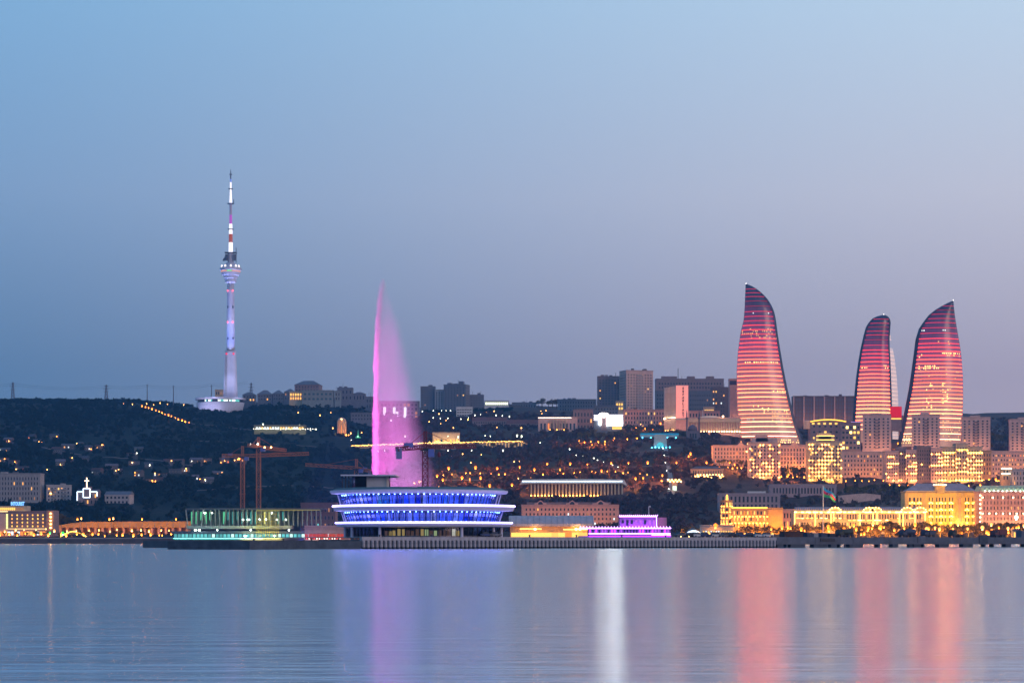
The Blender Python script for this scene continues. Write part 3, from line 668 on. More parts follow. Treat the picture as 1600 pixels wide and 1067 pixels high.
# slab, glass, slab, glass, roof
c1, r1, _ = ring_slab(817.6, 824, 525, 800, 1)
MB().lathe([(r1*1.004, rz_(817.6)-.05), (r1*1.012, rz_(817.6)+.05), (r1*1.006, rz_(815.6)), (r1*.975, rz_(815.6)), (r1*.97, rz_(817.6)+.02)], 96, cx=c1, cap=False).build('edge_light', ledv, rst)
glass_wall(0, 127*s, 120*s, 799.5, 816.5, [paneb,paneb,panec,paneb], 88, 1)
curtains(0, 114*s, 800, 816, lambda a: (4 if -.35 < a < .25 and R.random() < .8 else R.choice([0,1,2,1,1])))
leds(0, 121*s, rz_(800.2), 84, ledme); leds(0, 118.4*s, rz_(815.2), 84, ledme)  # second row, at floor level, is added to brighten the curtains
MB().lathe([(100*s,rz_(817)),(100*s,rz_(799))], 48).build('upper_core', pmat('core_blue', (.05,.08,.3)), rst)
c2, r2, _ = ring_slab(791.8, 799.4, 520.5, 804, 2)
MB().lathe([(r2*1.004, rz_(791.8)-.05), (r2*1.012, rz_(791.8)+.05), (r2*1.006, rz_(789.6)), (r2*.975, rz_(789.6)), (r2*.97, rz_(791.8)+.02)], 96, cx=c2, cap=False).build('edge_light', ledv, rst)
glass_wall(-6*s, 126*s, 119*s, 773, 791, [paneb,panec,paneb,paneb], 88, 1)
curtains(-6*s, 112*s, 773.5, 790.5, lambda a: (1 if -.2 < a < .45 and R.random() < .75 else 3 if -.5 < a < -.32 else R.choice([0,1,2,1,1])))
leds(-6*s, 120*s, rz_(773.6), 84, ledme); leds(-6*s, 117*s, rz_(789.8), 84, ledme)  # lower row added to light these curtains from the floor
MB().lathe([(100*s,rz_(791)),(100*s,rz_(772))], 48, cx=-6*s).build('upper_core', pmat('core_blue', (.05,.08,.3)), rst)
c3, r3, _ = ring_slab(767, 772.8, 515.5, 794, 3, .93)
MB().lathe([(r3*.98, rz_(767)+.03), (r3*.93, rz_(763.5)), (r3*.9, rz_(763.2))], 96, cx=c3).build('roof', roofteal, rst)
for a, pyl, pyh, rr, cc in ((-80,816,799.5,122,0),(-72,816,799.5,122,0),(80,816,799.5,122,0),(-78,791,773,122,-6),(79,791,773,122,-6),(86,791,773,124,-6)):
    MB().bar((cc*s+rr*s*sin(radians(a)),-rr*s*cos(radians(a)),rz_(pyl)),(cc*s+(rr+5)*s*sin(radians(a)),-(rr+5)*s*cos(radians(a)),rz_(pyh)),.3).build('raking_column', slabm, rst)
# blocks on the roof
zt_ = rz_(763.3)
MB().box((575-660)*s,(606-660)*s,-6,8,zt_,rz_(745)).build('roof_block', pmat('roof_block_white', (.45,.47,.52)), rst)
MB().box((552-660)*s,(574.6-660)*s,-5,8,zt_,rz_(745)).build('glazed_lobby', paned, rst)
MB().box((556-660)*s,(572-660)*s,-3,7,zt_,rz_(746)).build('lobby_core', pmat('lobby_wall', (.08,.10,.13)), rst)
MB().box((536-660)*s,(621-660)*s,-9,10,rz_(744.8),rz_(742.6)).build('canopy', slabm, rst)
for px in (538,543,548,611): MB().bar(((px-660)*s,-7,zt_),((px-660)*s,-7,rz_(744.8)),.3).build('canopy_post', darkm, rst)

# ------------------------------------------------------------------ buildings, from the west end of the shore to the east
W_ = [L_warm, L_yel, L_dim]
bld('apartment_block', 'wide grey apartment block with five window rows behind the waterfront hotel', 'building', -14, 63, 740, 785, 1925, 16, 0, grey, cols=16, rows=5, ww=.42, wh=.62, lit=.03, bands=4, huts=2)
t, W, H = bld('apartment_block', 'small grey apartment house with bowed balconies and one bright window', 'building', 73, 110, 758, 785, 1905, 14, 8, paleb, cols=7, rows=4, ww=.5, wh=.55, lit=.05, huts=1, side=-1)
for i in range(4):
    for x_ in (-W*.2, W*.22): MB().lathe([(2.4, H*(.10+.22*i)),(2.5,H*(.10+.22*i)+.9)], 14, cx=x_, cy=.4).build('balcony', grey, t)
sconce(t, -W*.32, H*.55, SCONCE, .9)
D = 1885; s_ = S(D)
t, W, H = bld('church', 'small dark building traced by a white neon outline and a lit cross', 'building', 121, 153, 764, 790, D, 12, 0, mauve, cols=5, rows=2, lit=.3, ww=.4, roof='gable', rh=2.5)
neon = emat('neon_white', (.6,.8,1), 3.5)
def pb(x0, y0, x1, y1, th=.6, m=None, nm='neon_tube', yy=-1.2):
    c = 137
    MB().bar(((x0-c)*s_, yy, (790-y0)*s_), ((x1-c)*s_, yy, (790-y1)*s_), th).build(nm, m or neon, t)
for a in ((130.5,763,141,763),(130.5,777,141,777),(130.5,763,130.5,777),(141,763,141,777),(121,768,130,768),(121,768,121,783),(141.5,768,152,768),(152,768,152,775)): pb(*a)
pb(136,762,136,746,.7,LAMP_WM if False else emat('cross_warm', (1,.75,.55), 4),'cross_beam'); pb(132.5,751,139.5,751,.7,emat('cross_warm',(1,.75,.55),4),'cross_beam')
MB().box(-2.6,2.6,-.9,6,H*.5,(790-760)*s_).build('belfry', mauve, t)
t, W, H = bld('villa', 'white gabled villa with dark square windows above the overpass', 'house', 163, 203, 767, 789, 1885, 12, -8, paleb, roof='gable', rh=3, cols=6, rows=2, ww=.55, wh=.5, lit=.15, litm=[L_cool, L_dim], rmat=bluegrey)
# hotel with roof sign
D = 1560; s_ = S(D)
t, W, H = bld('hotel', 'low lit waterfront hotel with a glowing blue roof sign', 'hotel', 13, 73, 799, 837, D, 18, 0, mauve, cols=7, rows=4, ww=.34, wh=.5, lit=1, litm=[L_yel, L_warm, L_warm], plinth=.33, top=.04, cornice=False, fm=darkm)
MB().box(W/2+.003, W/2+11*s_, -1.5, 18, -6, H+1.4).build('stair_tower', mauve, t)
for i in range(5): sconce(t, W/2+7*s_, H*(.35+.15*i), SCONCE, .9, -1.9)
MB().box(-W/2-18*s_, -W/2-.003, 1, 16, -6, H*.97).build('side_wing', beige, t)
for i in range(5): MB().box(-W/2-3.6*s_,-W/2-1.2*s_,.5,1.2,H*(.30+.13*i),H*(.30+.13*i)+1.9).build('lit_panel', emat('panel_lime', (.85,1,.35), 1.7), t)
ph = MB().box(-W/2-16*s_, -W/2+28*s_, 2, 14, H+.3, H+4.6).build('penthouse', cream, t)
strip(t, -W/2-16*s_, -W/2+30*s_, H+.55, emat('ledge_light', (1,.72,.35), 2.2), 1.2, .5, 'ledge_light')
for i in range(12): MB().box(-.5,.5,-.2,.1,0,1.8).build('penthouse_window', L_yel if i < 8 else L_dim, ph, (-W/2-14*s_+i*3.2*s_, 2, H+1.6))
for i in range(16): MB().box(-.9,.9,-.4,-.1,.6,3.2).build('shopfront', R.choice([L_warm, L_or, L_cool]), t, (-W/2-14*s_+i*5*s_, 0, 0))
strip(t, -W/2, W/2, H*.30, emat('ledge_light', (1,.72,.35), 2.2), -.6, .3, 'ledge_light')
text_mesh('sign_lettering', 'INTOURIST', emat('sign_blue', (.16,.42,1), 2.6), t, (-W/2+13.5*s_, 2, H+5.0), 1.92, 3.6)
MB().box(-W/2+2*s_, -W/2+25*s_, 2.3, 2.5, H+4.6, H+5.0).build('sign_rail', darkm, t)
flood(t, W, (1,.42,.12), 900, 5)
# overpass with retaining wall
D = 1625; s_ = S(D); x0 = X(84, D)
ov = thing('overpass', 'long sloping concrete overpass wall washed in orange light behind the promenade', 'bridge', (x0, D, Z(838, D)))
FOOT.append((80, 300, 1600, 1690))
wx = lambda px: (px-84)*s_; wz = lambda py: (838-py)*s_
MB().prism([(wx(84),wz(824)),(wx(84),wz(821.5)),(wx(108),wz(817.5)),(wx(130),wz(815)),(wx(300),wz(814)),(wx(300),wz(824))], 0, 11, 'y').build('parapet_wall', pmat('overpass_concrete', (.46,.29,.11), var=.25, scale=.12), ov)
for i in range(22):
    px = 86+i*9.7; MB().box(wx(px), wx(px)+.5, -.2, .1, wz(824), wz(816.5 if px > 115 else 820)).build('wall_rib', grey, ov)
for i in range(19): MB().box(wx(92+i*11), wx(92+i*11)+1.6, 1, 9, -3, wz(824)).build('pier', beige, ov)
MB().box(wx(84), wx(300), 10, 12, -3, wz(824)).build('rear_wall', orangest, ov)
for i in range(9): flood(ov, 18, (1,.32,.005), 1500, 16, 2, 112, wx(95+i*24))
t = thing('footbridge', 'small arched footbridge outlined in yellow light on the promenade', 'bridge', (X(115, 1500), 1500, ground(115, 1500)))
s_ = S(1500); arc = MB(); dk = MB(); n = 18
pt = lambda i, h: ((-20+40*i/n)*s_, 0, .5+h*sin(pi*i/n))
for i in range(n):
    for y_ in (-1.4, 1.4):
        a, b = Vector(pt(i, 3.6)), Vector(pt(i+1, 3.6)); a.y = b.y = y_; arc.bar(a, b, .45)
    dk.bar(pt(i, 2.2), pt(i+1, 2.2), 2.6, 0, .4)
arc.build('arch', emat('arch_yellow', (1,.66,.12), 4), t); dk.build('deck', grey, t)
# building under construction and the glazed gallery
D = 1487; s_ = S(D)
cs = thing('construction_site', 'curved concrete building under construction glowing green and cyan below the orange cranes', 'building', (X(380, D), D, Z(843, D)))
FOOT.append((255, 500, 1400, 1560))
cx_ = lambda px: (px-380)*s_; cz = lambda py: (843-py)*s_
gw = MB()
MB().box(cx_(272), cx_(480), 0, 40, -5, cz(842)).build('base', dgrey, cs)
MB().prism([(cx_(266),3),(cx_(300),-2),(cx_(380),-5),(cx_(450),-2),(cx_(478),3),(cx_(478),30),(cx_(266),30)], cz(833.2), cz(829.5)).build('gallery_roof', bluegrey, cs)
MB().prism([(cx_(290),4),(cx_(330),0),(cx_(400),-1),(cx_(455),2),(cx_(455),30),(cx_(290),30)], cz(826), cz(821)).build('middle_slab', pmat('pale_slab', (.42,.44,.38)), cs)
MB().prism([(cx_(288),5),(cx_(330),1),(cx_(400),0),(cx_(470),2),(cx_(508),6),(cx_(508),30),(cx_(288),30)], cz(796), cz(793.5)).build('top_slab', dgrey, cs)
MB().box(cx_(290), cx_(506), 24, 30, 0, cz(797)).build('core_wall', pmat('raw_concrete', (.26,.28,.26), var=.3), cs)
for i in range(34):
    px = 274+i*6.05; yy = -4.2+4.5*((px-380)/100)**2
    MB().box(-2.1*s_*1.1, 2.1*s_*1.1, -.1, .1, cz(841.6), cz(834)).build('gallery_pane', R.choice([L_cyan, L_cyan, emat('cyan_dim', (.15,.6,.65), .7), emat('cyan_pale', (.6,1,.95), 1.3)]), cs, (cx_(px), yy, 0))
    MB().box(-.25,.25,-.4,.2, cz(842), cz(833)).build('gallery_post', darkm, cs, (cx_(px+3), yy-.15, 0))
for i in range(30):
    px = 292+i*7.2; yy = 3+R.uniform(0,1.5)
    MB().tube((cx_(px),yy,cz(821)),(cx_(px)+(R.uniform(-2.5,2.5) if px < 350 else R.uniform(-.3,.3)),yy,cz(796)),.5,.5,6).build('column', pmat('raw_concrete', (.26,.28,.26), var=.3), cs)
    if R.random() < .85:
        cc = emat('site_green', (.14,.75,.38), .8) if px < 345 else emat('site_lime', (.85,.85,.25), 1.0) if 404 < px < 424 else emat('site_teal', (.08,.5,.48), .75)
        if px < 440: MB().box(-1.6*s_,1.6*s_,-.1,.1,cz(R.choice([818,812])),cz(799)).build('sheeting_panel', cc, cs, (cx_(px+3.4), 14, 0))
for i in range(22):
    px = R.uniform(295, 470); py = R.choice([812,812.5,802,829,838])
    MB().lathe([(.1,0),(.55,.4),(.1,.9)], 6).build('work_light', emat('worklight', (.75,1,.9), 22), cs, (cx_(px), 1 if py < 825 else -6.5, cz(py)))
sca = MB()
for i in range(13):
    px = 402+i*2.9; sca.bar((cx_(px),-6,cz(842)),(cx_(px),-6,cz(798)),.22)
for i in range(9): sca.bar((cx_(402),-6,cz(842-i*5.5)),(cx_(437),-6,cz(842-i*5.5)),.22)
sca.build('scaffold', pmat('scaffold_yellow', (.5,.42,.1), emit=(.7,.6,.1), est=.05), cs)
MB().box(cx_(402), cx_(500), -2, -1.4, cz(797.5), cz(795.8)).build('edge_board', pmat('scaffold_yellow', (.5,.42,.1)), cs)
flood(cs, 26, (.9,.85,.25), 4500, 16, 1, 125, cx_(412)); flood(cs, 60, (.15,.9,.8), 3200, 14, 1, 120, cx_(345))
bld('unfinished_block', 'dark red brick shell beside the glowing construction site', 'building', 470, 524, 786, 842, 1500, 20, 0, brown, cols=9, rows=4, ww=.5, wh=.5, lit=.08, litm=[L_cyan, L_dim])
t, W, H = bld('cafe', 'low pink cafe with red panels behind the end of the jetty', 'building', 476, 545, 822, 843, 1330, 14, 0, pinkish, cols=12, rows=1, ww=.6, wh=.45, lit=.35, litm=[L_cyan, L_dim, L_cool], plinth=.08, top=.35, rmat=pinkish)
for i in range(10): MB().box(-1.1,1.1,-.3,0,.5,3.6).build('red_panel', emat('red_panel_glow', (1,.12,.08), .5), t, (-W*.46+i*W*.09, 0, 0))
for i in range(14): sconce(t, -W*.45+i*W*.058, .7, LAMP_WH if i % 3 else LAMP_RED, .3, -2)

# ridge by the television tower
bld('hill_house', 'yellowish ridge house with lit windows left of the tower shaft', 'house', 336, 351, 609, 626, 2960, 14, 0, cream, cols=4, rows=2, lit=.4, litm=[L_dim])
bld('hill_house', 'dark hip roofed ridge house just right of the tower podium', 'house', 379, 399, 612, 628, 2950, 14, 0, bluegrey, 'hip', cols=4, rows=2, lit=.1, rh=4, rmat=bluegrey)
bld('hill_house', 'ridge house with big round topped roof next to a pylon', 'house', 402, 425, 609, 627, 2900, 16, 0, bluegrey, 'hip', cols=5, rows=2, lit=.15, rh=6, rmat=bluegrey)
bld('hill_house', 'second round roofed ridge house, in the middle of three', 'house', 426, 443, 609, 626, 2900, 14, 0, bluegrey, 'hip', cols=4, rows=2, lit=.1, rh=5, rmat=bluegrey)
bld('hill_house', 'ridge house with dark roof left of the tall hip roofed block', 'house', 444, 461, 607, 626, 2900, 14, 0, bluegrey, 'hip', cols=4, rows=2, lit=.2, rh=4.5, rmat=bluegrey)
bld('apartment_house', 'tall hip roofed apartment house standing highest on the ridge', 'building', 460, 499, 594, 618, 2930, 22, -6, mauve, 'hip', cols=8, rows=3, ww=.4, lit=.06, rh=6, rmat=bluegrey)
t, W, H = bld('terrace_cafe', 'brightly lit yellow terrace cafe below the hip roofed apartment house', 'building', 452, 476, 612, 626, 2860, 10, 0, cream, cols=6, rows=2, ww=.7, wh=.7, lit=1, litm=[L_yel, L_warm])
bld('white_villa', 'long white modern villa with wide dark glazing on the ridge', 'building', 472, 521, 610, 628, 2850, 16, 0, pmat('villa_wall', (.20,.25,.27)), cols=7, rows=2, ww=.7, wh=.5, lit=.0, pane=pmat('teal_glass', (.04,.12,.16), .2))
bld('white_villa', 'narrow white villa block with two small windows on the ridge', 'building', 523, 532, 611, 627, 2850, 12, 0, pmat('villa_wall', (.20,.25,.27)), cols=2, rows=2, lit=0)
bld('hill_house', 'grey stepped ridge house with a pale gable end', 'house', 527, 551, 606, 627, 2900, 16, 0, bluegrey, cols=4, rows=2, lit=.05, huts=2)
bld('hill_house', 'low grey ridge house with one bright lamp beside the fountain', 'house', 551, 571, 612, 627, 2900, 14, 0, bluegrey, 'hip', cols=4, rows=1, lit=.2, rh=3)
bld('hill_house', 'grey ridge block directly left of the magenta fountain', 'house', 571, 590, 620, 640, 2900, 14, 0, bluegrey, cols=4, rows=2, lit=.05)
bld('hillside_block', 'pale hillside block half hidden left of the fountain', 'building', 548, 592, 645, 658, 2700, 14, 0, bluegrey, cols=9, rows=2, lit=.0)
# lit museum row and domed memorial on the slope
t, W, H = bld('slope_pavilion', 'long low pavilion with a row of white and yellow lights on the dark slope', 'building', 397, 477, 664.5, 672, 2560, 12, 0, pmat('olive_wall', (.17,.17,.10)), cols=18, rows=1, ww=.75, wh=.6, lit=.95, litm=[L_cool, L_yel, L_cool], rh=1)
for i in range(26): sconce(t, -W/2+i*W*.048, 1.2+R.uniform(-.6,.6), LAMP_WH, .5, -4)
D = 2550; s_ = S(D)
mm = thing('memorial_tower', 'orange lit octagonal memorial tower with a domed lantern on the slope', 'monument', (X(534, D), D, Z(684, D)))
FOOT.append((520, 548, 2400, 2520))
ms_ = pmat('memorial_stone', (.5,.38,.26)); mz = lambda py: (684-py)*s_
MB().lathe([(10*s_,-6),(10*s_,mz(681)),(9*s_,mz(681)),(8.6*s_,mz(679.5))], 8).build('plinth', ms_, mm)
for i in range(8):
    a = 2*pi*i/8+pi/8; MB().box(-1.7*s_,1.7*s_,-1*s_,1*s_,mz(680),mz(661)).build('pier', ms_, mm, (6*s_*cos(a), 6*s_*sin(a), 0), a+pi/2)
MB().lathe([(7.4*s_,mz(661.2)),(7.4*s_,mz(658)),(6.6*s_,mz(657.6)),(6.4*s_,mz(656))], 8).build('drum', ms_, mm)
MB().lathe([(6.2*s_,mz(656.2)),(5*s_,mz(654)),(2.4*s_,mz(652.6)),(.3,mz(652))], 16).build('dome', pmat('memorial_dome', (.5,.45,.4)), mm, smooth=True)
MB().lathe([(1.6*s_,mz(680)),(1.4*s_,mz(664))], 8).build('flame_niche', emat('niche_glow', (1,.42,.05), 1.3), mm, (0, -2*s_, 0))
for i in range(6):
    a = radians(-150+i*24); MB().lathe([(.1,0),(.7,.5),(.1,1)], 6).build('flood_lamp', LAMP_OR, mm, (13*s_*cos(a), 11*s_*sin(a), 2.5))
for sx_ in (-1, 1):
    spot(mm, (sx_*9, -13, 1.5), (0, -3, mz(668)), (1,.36,.03), 16000, 70, rad=.4)
MB().lathe([(.1,0),(.8,.5),(.1,1)], 6).build('dome_lamp', LAMP_WM, mm, (0, -6*s_, mz(656)))
bf = thing('park_fountain', 'tiny green lit spire beside the orange memorial tower', 'fountain', (X(559.5, 2470), 2470, Z(684, 2470)))
MB().lathe([(3,0),(3.2,.8),(2.6,.9),(1.2,1.2),(.5,3),(.12,9)], 8).build('spire', pmat('spire_green', (.2,.5,.35), emit=(.05,.6,.35), est=.5), bf)
MB().lathe([(.1,0),(.5,.4),(.1,.8)], 6).build('lamp', LAMP_GR, bf, (0,-3,1))
# terrace wall with garlands
for nm, pts, lab in (('terrace_wall', ((549,697.5),(585,696),(640,694),(720,692),(800,690.5),(818,690.5)), 'long hillside terrace wall strung with bright yellow lights behind the fountain'),):
    pp = [Vector((X(a, 2440), 2440, Z(b, 2440))) for a, b in pts]
    tw = thing(nm, lab, 'wall', pp[0]); wb = MB(); bb = MB(); rl_ = MB()
    for a, b in zip(pp, pp[1:]):
        a = a-pp[0]; b = b-pp[0]
        wb.add([a+Vector((0,0,-9)), b+Vector((0,0,-9)), b, a, a+Vector((0,3,-9)), b+Vector((0,3,-9)), b+Vector((0,3,0)), a+Vector((0,3,0))], [(0,1,2,3),(3,2,6,7),(5,4,7,6),(1,5,6,2),(4,0,3,7)])
        rl_.bar(a+Vector((0,-.2,.9)), b+Vector((0,-.2,.9)), .35)
        k = int((b-a).length/1.6)
        for i in range(k):
            c = a+(b-a)*(i/k)+Vector((0,-.6,.2+R.uniform(0,.9))); q_ = R.uniform(.25,.55); bb.box(c.x-q_,c.x+q_,c.y-.2,c.y+.2,c.z-q_*.7,c.z+q_*.7)
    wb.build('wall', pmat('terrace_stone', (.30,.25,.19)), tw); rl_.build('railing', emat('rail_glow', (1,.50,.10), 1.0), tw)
    o = bb.build('light_garland', emat('garland', (1,.52,.12), 9), tw); o['kind'] = 'stuff'
    FOOT.append((545, 822, 2405, 2460))
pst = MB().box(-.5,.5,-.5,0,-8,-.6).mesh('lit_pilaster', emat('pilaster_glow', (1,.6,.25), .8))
for px in range(760, 816, 5): inst('lit_pilaster', pst, tw, (X(px,2440)-pp[0].x, -.1, Z(691,2440)-pp[0].z))
stp = thing('stairway', 'lit stairway descending from the end of the garlanded terrace', 'stairs', (X(818, 2435), 2435, Z(691, 2435)))
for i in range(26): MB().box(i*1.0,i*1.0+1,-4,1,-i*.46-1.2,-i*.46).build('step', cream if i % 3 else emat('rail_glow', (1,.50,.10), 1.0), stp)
t, W, H = bld('terrace_pavilion', 'flat roofed pavilion lit yellow on the terrace above the tower crane', 'building', 676, 718, 676, 694, 2460, 16, 0, cream, cols=8, rows=1, ww=.7, wh=.5, lit=.9, litm=[L_yel, L_warm], plinth=.05, top=.4)
flood(t, W, (1,.75,.4), 2200, 5)
for i in range(20): sconce(t, -W*.6+i*W*.06, 1.5+R.uniform(-1,2), SCONCE, .6, -6)
# skyline blocks behind the fountain
bld('apartment_tower', 'faint grey apartment tower nearest the fountain on the skyline', 'building', 657, 680, 604, 645, 3000, 20, 0, bluegrey, cols=5, rows=9, ww=.4, lit=.01, huts=1, cornice=False)
bld('apartment_tower', 'slim grey apartment tower between two taller ones on the skyline', 'building', 679.5, 693, 609, 645, 2995, 20, 0, paleb, cols=3, rows=9, ww=.4, lit=.01, cornice=False)
t, W, H = bld('apartment_tower', 'broad dark apartment tower with stepped crown right of the fountain', 'building', 692.5, 728, 601, 645, 2980, 22, -14, bluegrey, cols=7, rows=10, ww=.5, wh=.55, lit=.01, cornice=False, side=1)
for dx, hh in ((-.28,3),(0,2),(.25,5)): MB().box(dx*W-3, dx*W+3, 4, 12, H+.26, H+hh+.4).build('roof_hut', bluegrey, t)
bld('apartment_tower', 'squat dark apartment block next to the skyline tree line', 'building', 730, 756, 617, 645, 3000, 20, 0, bluegrey, cols=6, rows=6, ww=.6, wh=.4, lit=.02, cornice=False, huts=1)
t, W, H = bld('lit_terrace', 'bright row of floodlit windows on the skyline meadow', 'building', 757, 795, 626, 634, 3080, 10, 0, white, cols=12, rows=1, ww=.7, lit=1, litm=[emat('lit_window_green', (.8,1,.7), 3)])
bld('office_block', 'white office block with horizontal windows on the upper slope', 'building', 713, 738, 636, 656, 2860, 14, 0, white, cols=6, rows=4, ww=.8, wh=.35, lit=.05)
t, W, H = bld('glass_hall', 'glass hall with tall lit bays seen through the fountain spray', 'building', 592, 655, 627, 656, 2860, 18, 0, bluegrey, cols=10, rows=4, ww=.75, wh=.7, lit=.12, litm=[L_cool, L_dim])
for px in (601,616,633): MB().box(-1.6,1.6,-.4,0,3,H*.7).build('lit_bay', L_cool, t, ((px-623.5)*S(2860), -.2, 0))
bld('school_building', 'long low building with a dark red roof on the mid slope', 'building', 738, 792, 651, 668, 2720, 16, 0, mauve, 'gable', cols=14, rows=2, lit=.01, rmat=roofred, rh=5)
bld('school_building', 'second red roofed long building left of the lit colonnade', 'building', 792, 852, 655, 672, 2700, 16, 0, mauve, 'gable', cols=14, rows=2, lit=.02, rmat=roofred, rh=5)
t, W, H = bld('lit_portico', 'portico with a thin lit roof edge and orange lit columns on the mid slope', 'building', 841, 902, 652, 674, 2640, 14, 0, beige, cols=10, rows=1, ww=.5, wh=.7, lit=.2, litm=[L_or], plinth=.05, top=.3)
strip(t, -W/2, W*.35, H, emat('edge_white', (1,.95,.85), 3.5), -1, .5); columns(t, -W*.2, W*.2, 6, 0, H*.85, .8, cream)
for i in range(5): sconce(t, -W*.2+i*W*.09, 2, SCONCE_Y, .6, -2.2)
bld('school_building', 'plain pinkish block right of the lit portico', 'building', 896, 927, 640, 674, 2660, 16, 0, mauve, cols=6, rows=3, lit=.02)
bld('skyline_block', 'flat dark block row on the skyline left of the twin apartment towers', 'building', 872, 932, 624, 650, 3080, 20, 0, bluegrey, cols=14, rows=4, lit=.01, huts=3)
bld('skyline_block', 'low dark skyline block beside a clump of trees', 'building', 800, 838, 629, 648, 3150, 16, 0, bluegrey, cols=9, rows=2, lit=.0, huts=2)
# twin tall apartments
bld('apartment_tower', 'brown high-rise apartment slab on the skyline, left half of the pair', 'building', 934, 979, 588, 648, 3000, 22, 0, mauve, cols=9, rows=13, ww=.45, wh=.5, lit=.02, huts=3, cornice=False)
t, W, H = bld('apartment_tower', 'paler tallest high-rise apartment tower of the skyline pair, with corner bay', 'building', 977, 1022, 579, 648, 2965, 26, 18, beige, cols=9, rows=14, ww=.5, wh=.5, lit=.04, huts=3, cornice=False, side=-1)
for i in range(14): MB().box(-W*.12, W*.12, -1.2, 0, H*.06+H*.885/14*i, H*.06+H*.885/14*i+1.3).build('balcony', paleb, t)
t, W, H = bld('apartment_block', 'very long dark apartment block with stepped roof behind the pink panel building', 'building', 1025, 1131, 592, 655, 3060, 22, 0, mauve, cols=22, rows=9, ww=.5, wh=.5, lit=.01, huts=0, cornice=False)
for px in (1040,1052,1080,1110): MB().box((px-1078-6)*S(3060), (px-1078+6)*S(3060), 2, 14, H+.26, H+4.4).build('roof_hut', mauve, t)
MB().bar(((1060-1078)*S(3060),6,H),((1060-1078)*S(3060),6,H+16),.8).build('aerial', darkm, t)
bld('office_block', 'dark slab office with a wide blank front behind the colonnade', 'building', 1025, 1042, 611, 660, 2880, 18, 0, bluegrey, cols=4, rows=7, lit=.02)
t, W, H = bld('office_block', 'blue grey hall block with four lit windows behind the colonnade', 'building', 1076, 1112, 611, 660, 2850, 18, 0, bluegrey, cols=9, rows=6, ww=.5, wh=.4, lit=.05, litm=[L_dim])
bld('office_block', 'dark office with scattered lit windows left of the tallest flame tower', 'building', 1112, 1142, 605, 660, 2900, 18, 0, brown, cols=7, rows=8, ww=.5, wh=.45, lit=.3, litm=[L_warm, L_yel, L_cool], skip=lambda c, r: c in (2,5))
t, W, H = bld('ribbed_slab', 'narrow pink ribbed slab squeezed beside the tallest flame tower', 'building', 1140, 1156, 592, 665, 2760, 16, 0, pinkish, cols=0, rows=0)
for i in range(7): MB().box(-W/2+i*W/7+.2, -W/2+i*W/7+.8, -.7, 0, 0, H*.86).build('rib', pinkish, t)
MB().box(-W/2+.3, W/2-.3, -.3, 0, H*.88, H*.97).build('dark_window', glassd, t)
flood(t, W, (1,.65,.4), 2000, 4)
bld('mid_block', 'low pink housing block beneath the high-rise pair', 'building', 974, 1040, 640, 672, 2720, 16, 0, pinkish, cols=14, rows=4, ww=.45, lit=.05, huts=2)
bld('mid_block', 'low beige block between the pink panel building and the flame tower', 'building', 1075, 1125, 642, 664, 2650, 16, 0, pinkish, cols=10, rows=2, lit=.05)
t, W, H = bld('mid_block', 'small yellow lit rooftop hall above the domed colonnade roof', 'building', 1100, 1116, 636, 650, 2690, 10, 0, cream, cols=5, rows=1, ww=.8, wh=.6, lit=1, litm=[L_yel])
t, W, H = bld('mid_block', 'small yellow lit house under the high-rise pair', 'building', 962, 974, 627, 642, 2820, 10, 0, cream, cols=3, rows=2, ww=.7, lit=1, litm=[L_yel, L_or])
bld('mid_block', 'dark housing block above the white screen building', 'building', 928, 966, 634, 660, 2760, 14, 0, bluegrey, cols=8, rows=4, lit=.04)
# pink panel building with vertical lettering
D = 2570; s_ = S(D)
t, W, H = bld('panel_building', 'building with a glowing pink end wall carrying a column of dark letters', 'building', 1056, 1075.5, 602, 674, D, 20, 0, pinkish, cols=0, rows=0, cornice=False)
MB().box(-W/2+.2, W/2-.2, -.5, -.05, (674-653)*s_, (674-602.5)*s_).build('lit_panel', pmat('pink_panel', (.7,.35,.33), .6, emit=(.95,.29,.24), est=.72, var=.06), t)
fl = MB(); dd = 26
MB().add([(-W/2,.02,-5),(-W/2-16*s_,dd,-5),(-W/2-16*s_,dd,(674-604)*s_),(-W/2,.02,(674-602.3)*s_),(0,dd,-5),(0,dd,(674-602.5)*s_)], [(1,0,3,2),(4,1,2,5),(2,3,5)]).build('flank_wall', paleb, t)
for i in range(9):
    k = (i+.5)/9; x_, y_ = -W/2-16*s_*k, dd*k
    MB().box(-.35,.35,-.8,.1,(674-652)*s_,(674-603.5)*s_).build('fin', white, t, (x_, y_, 0), radians(-58))
    sconce(t, x_-.9, (674-652.6)*s_, SCONCE_W, .9, y_-1.6)
    if i % 2: sconce(t, x_-.7, 2, SCONCE, .6, y_-1.2)
MB().box(-W/2-16*s_, W/2, -.9, -.3, (674-656)*s_, (674-653.3)*s_).build('ledge', paleb, t)
for i, ch in enumerate('EBFABLIART'): text_mesh('letter', ch, pmat('letter_dark', (.06,.015,.02)), t, (1.6*s_, -.75, (674-608.2-i*4.85)*s_), 3.6, 3.6, .05)
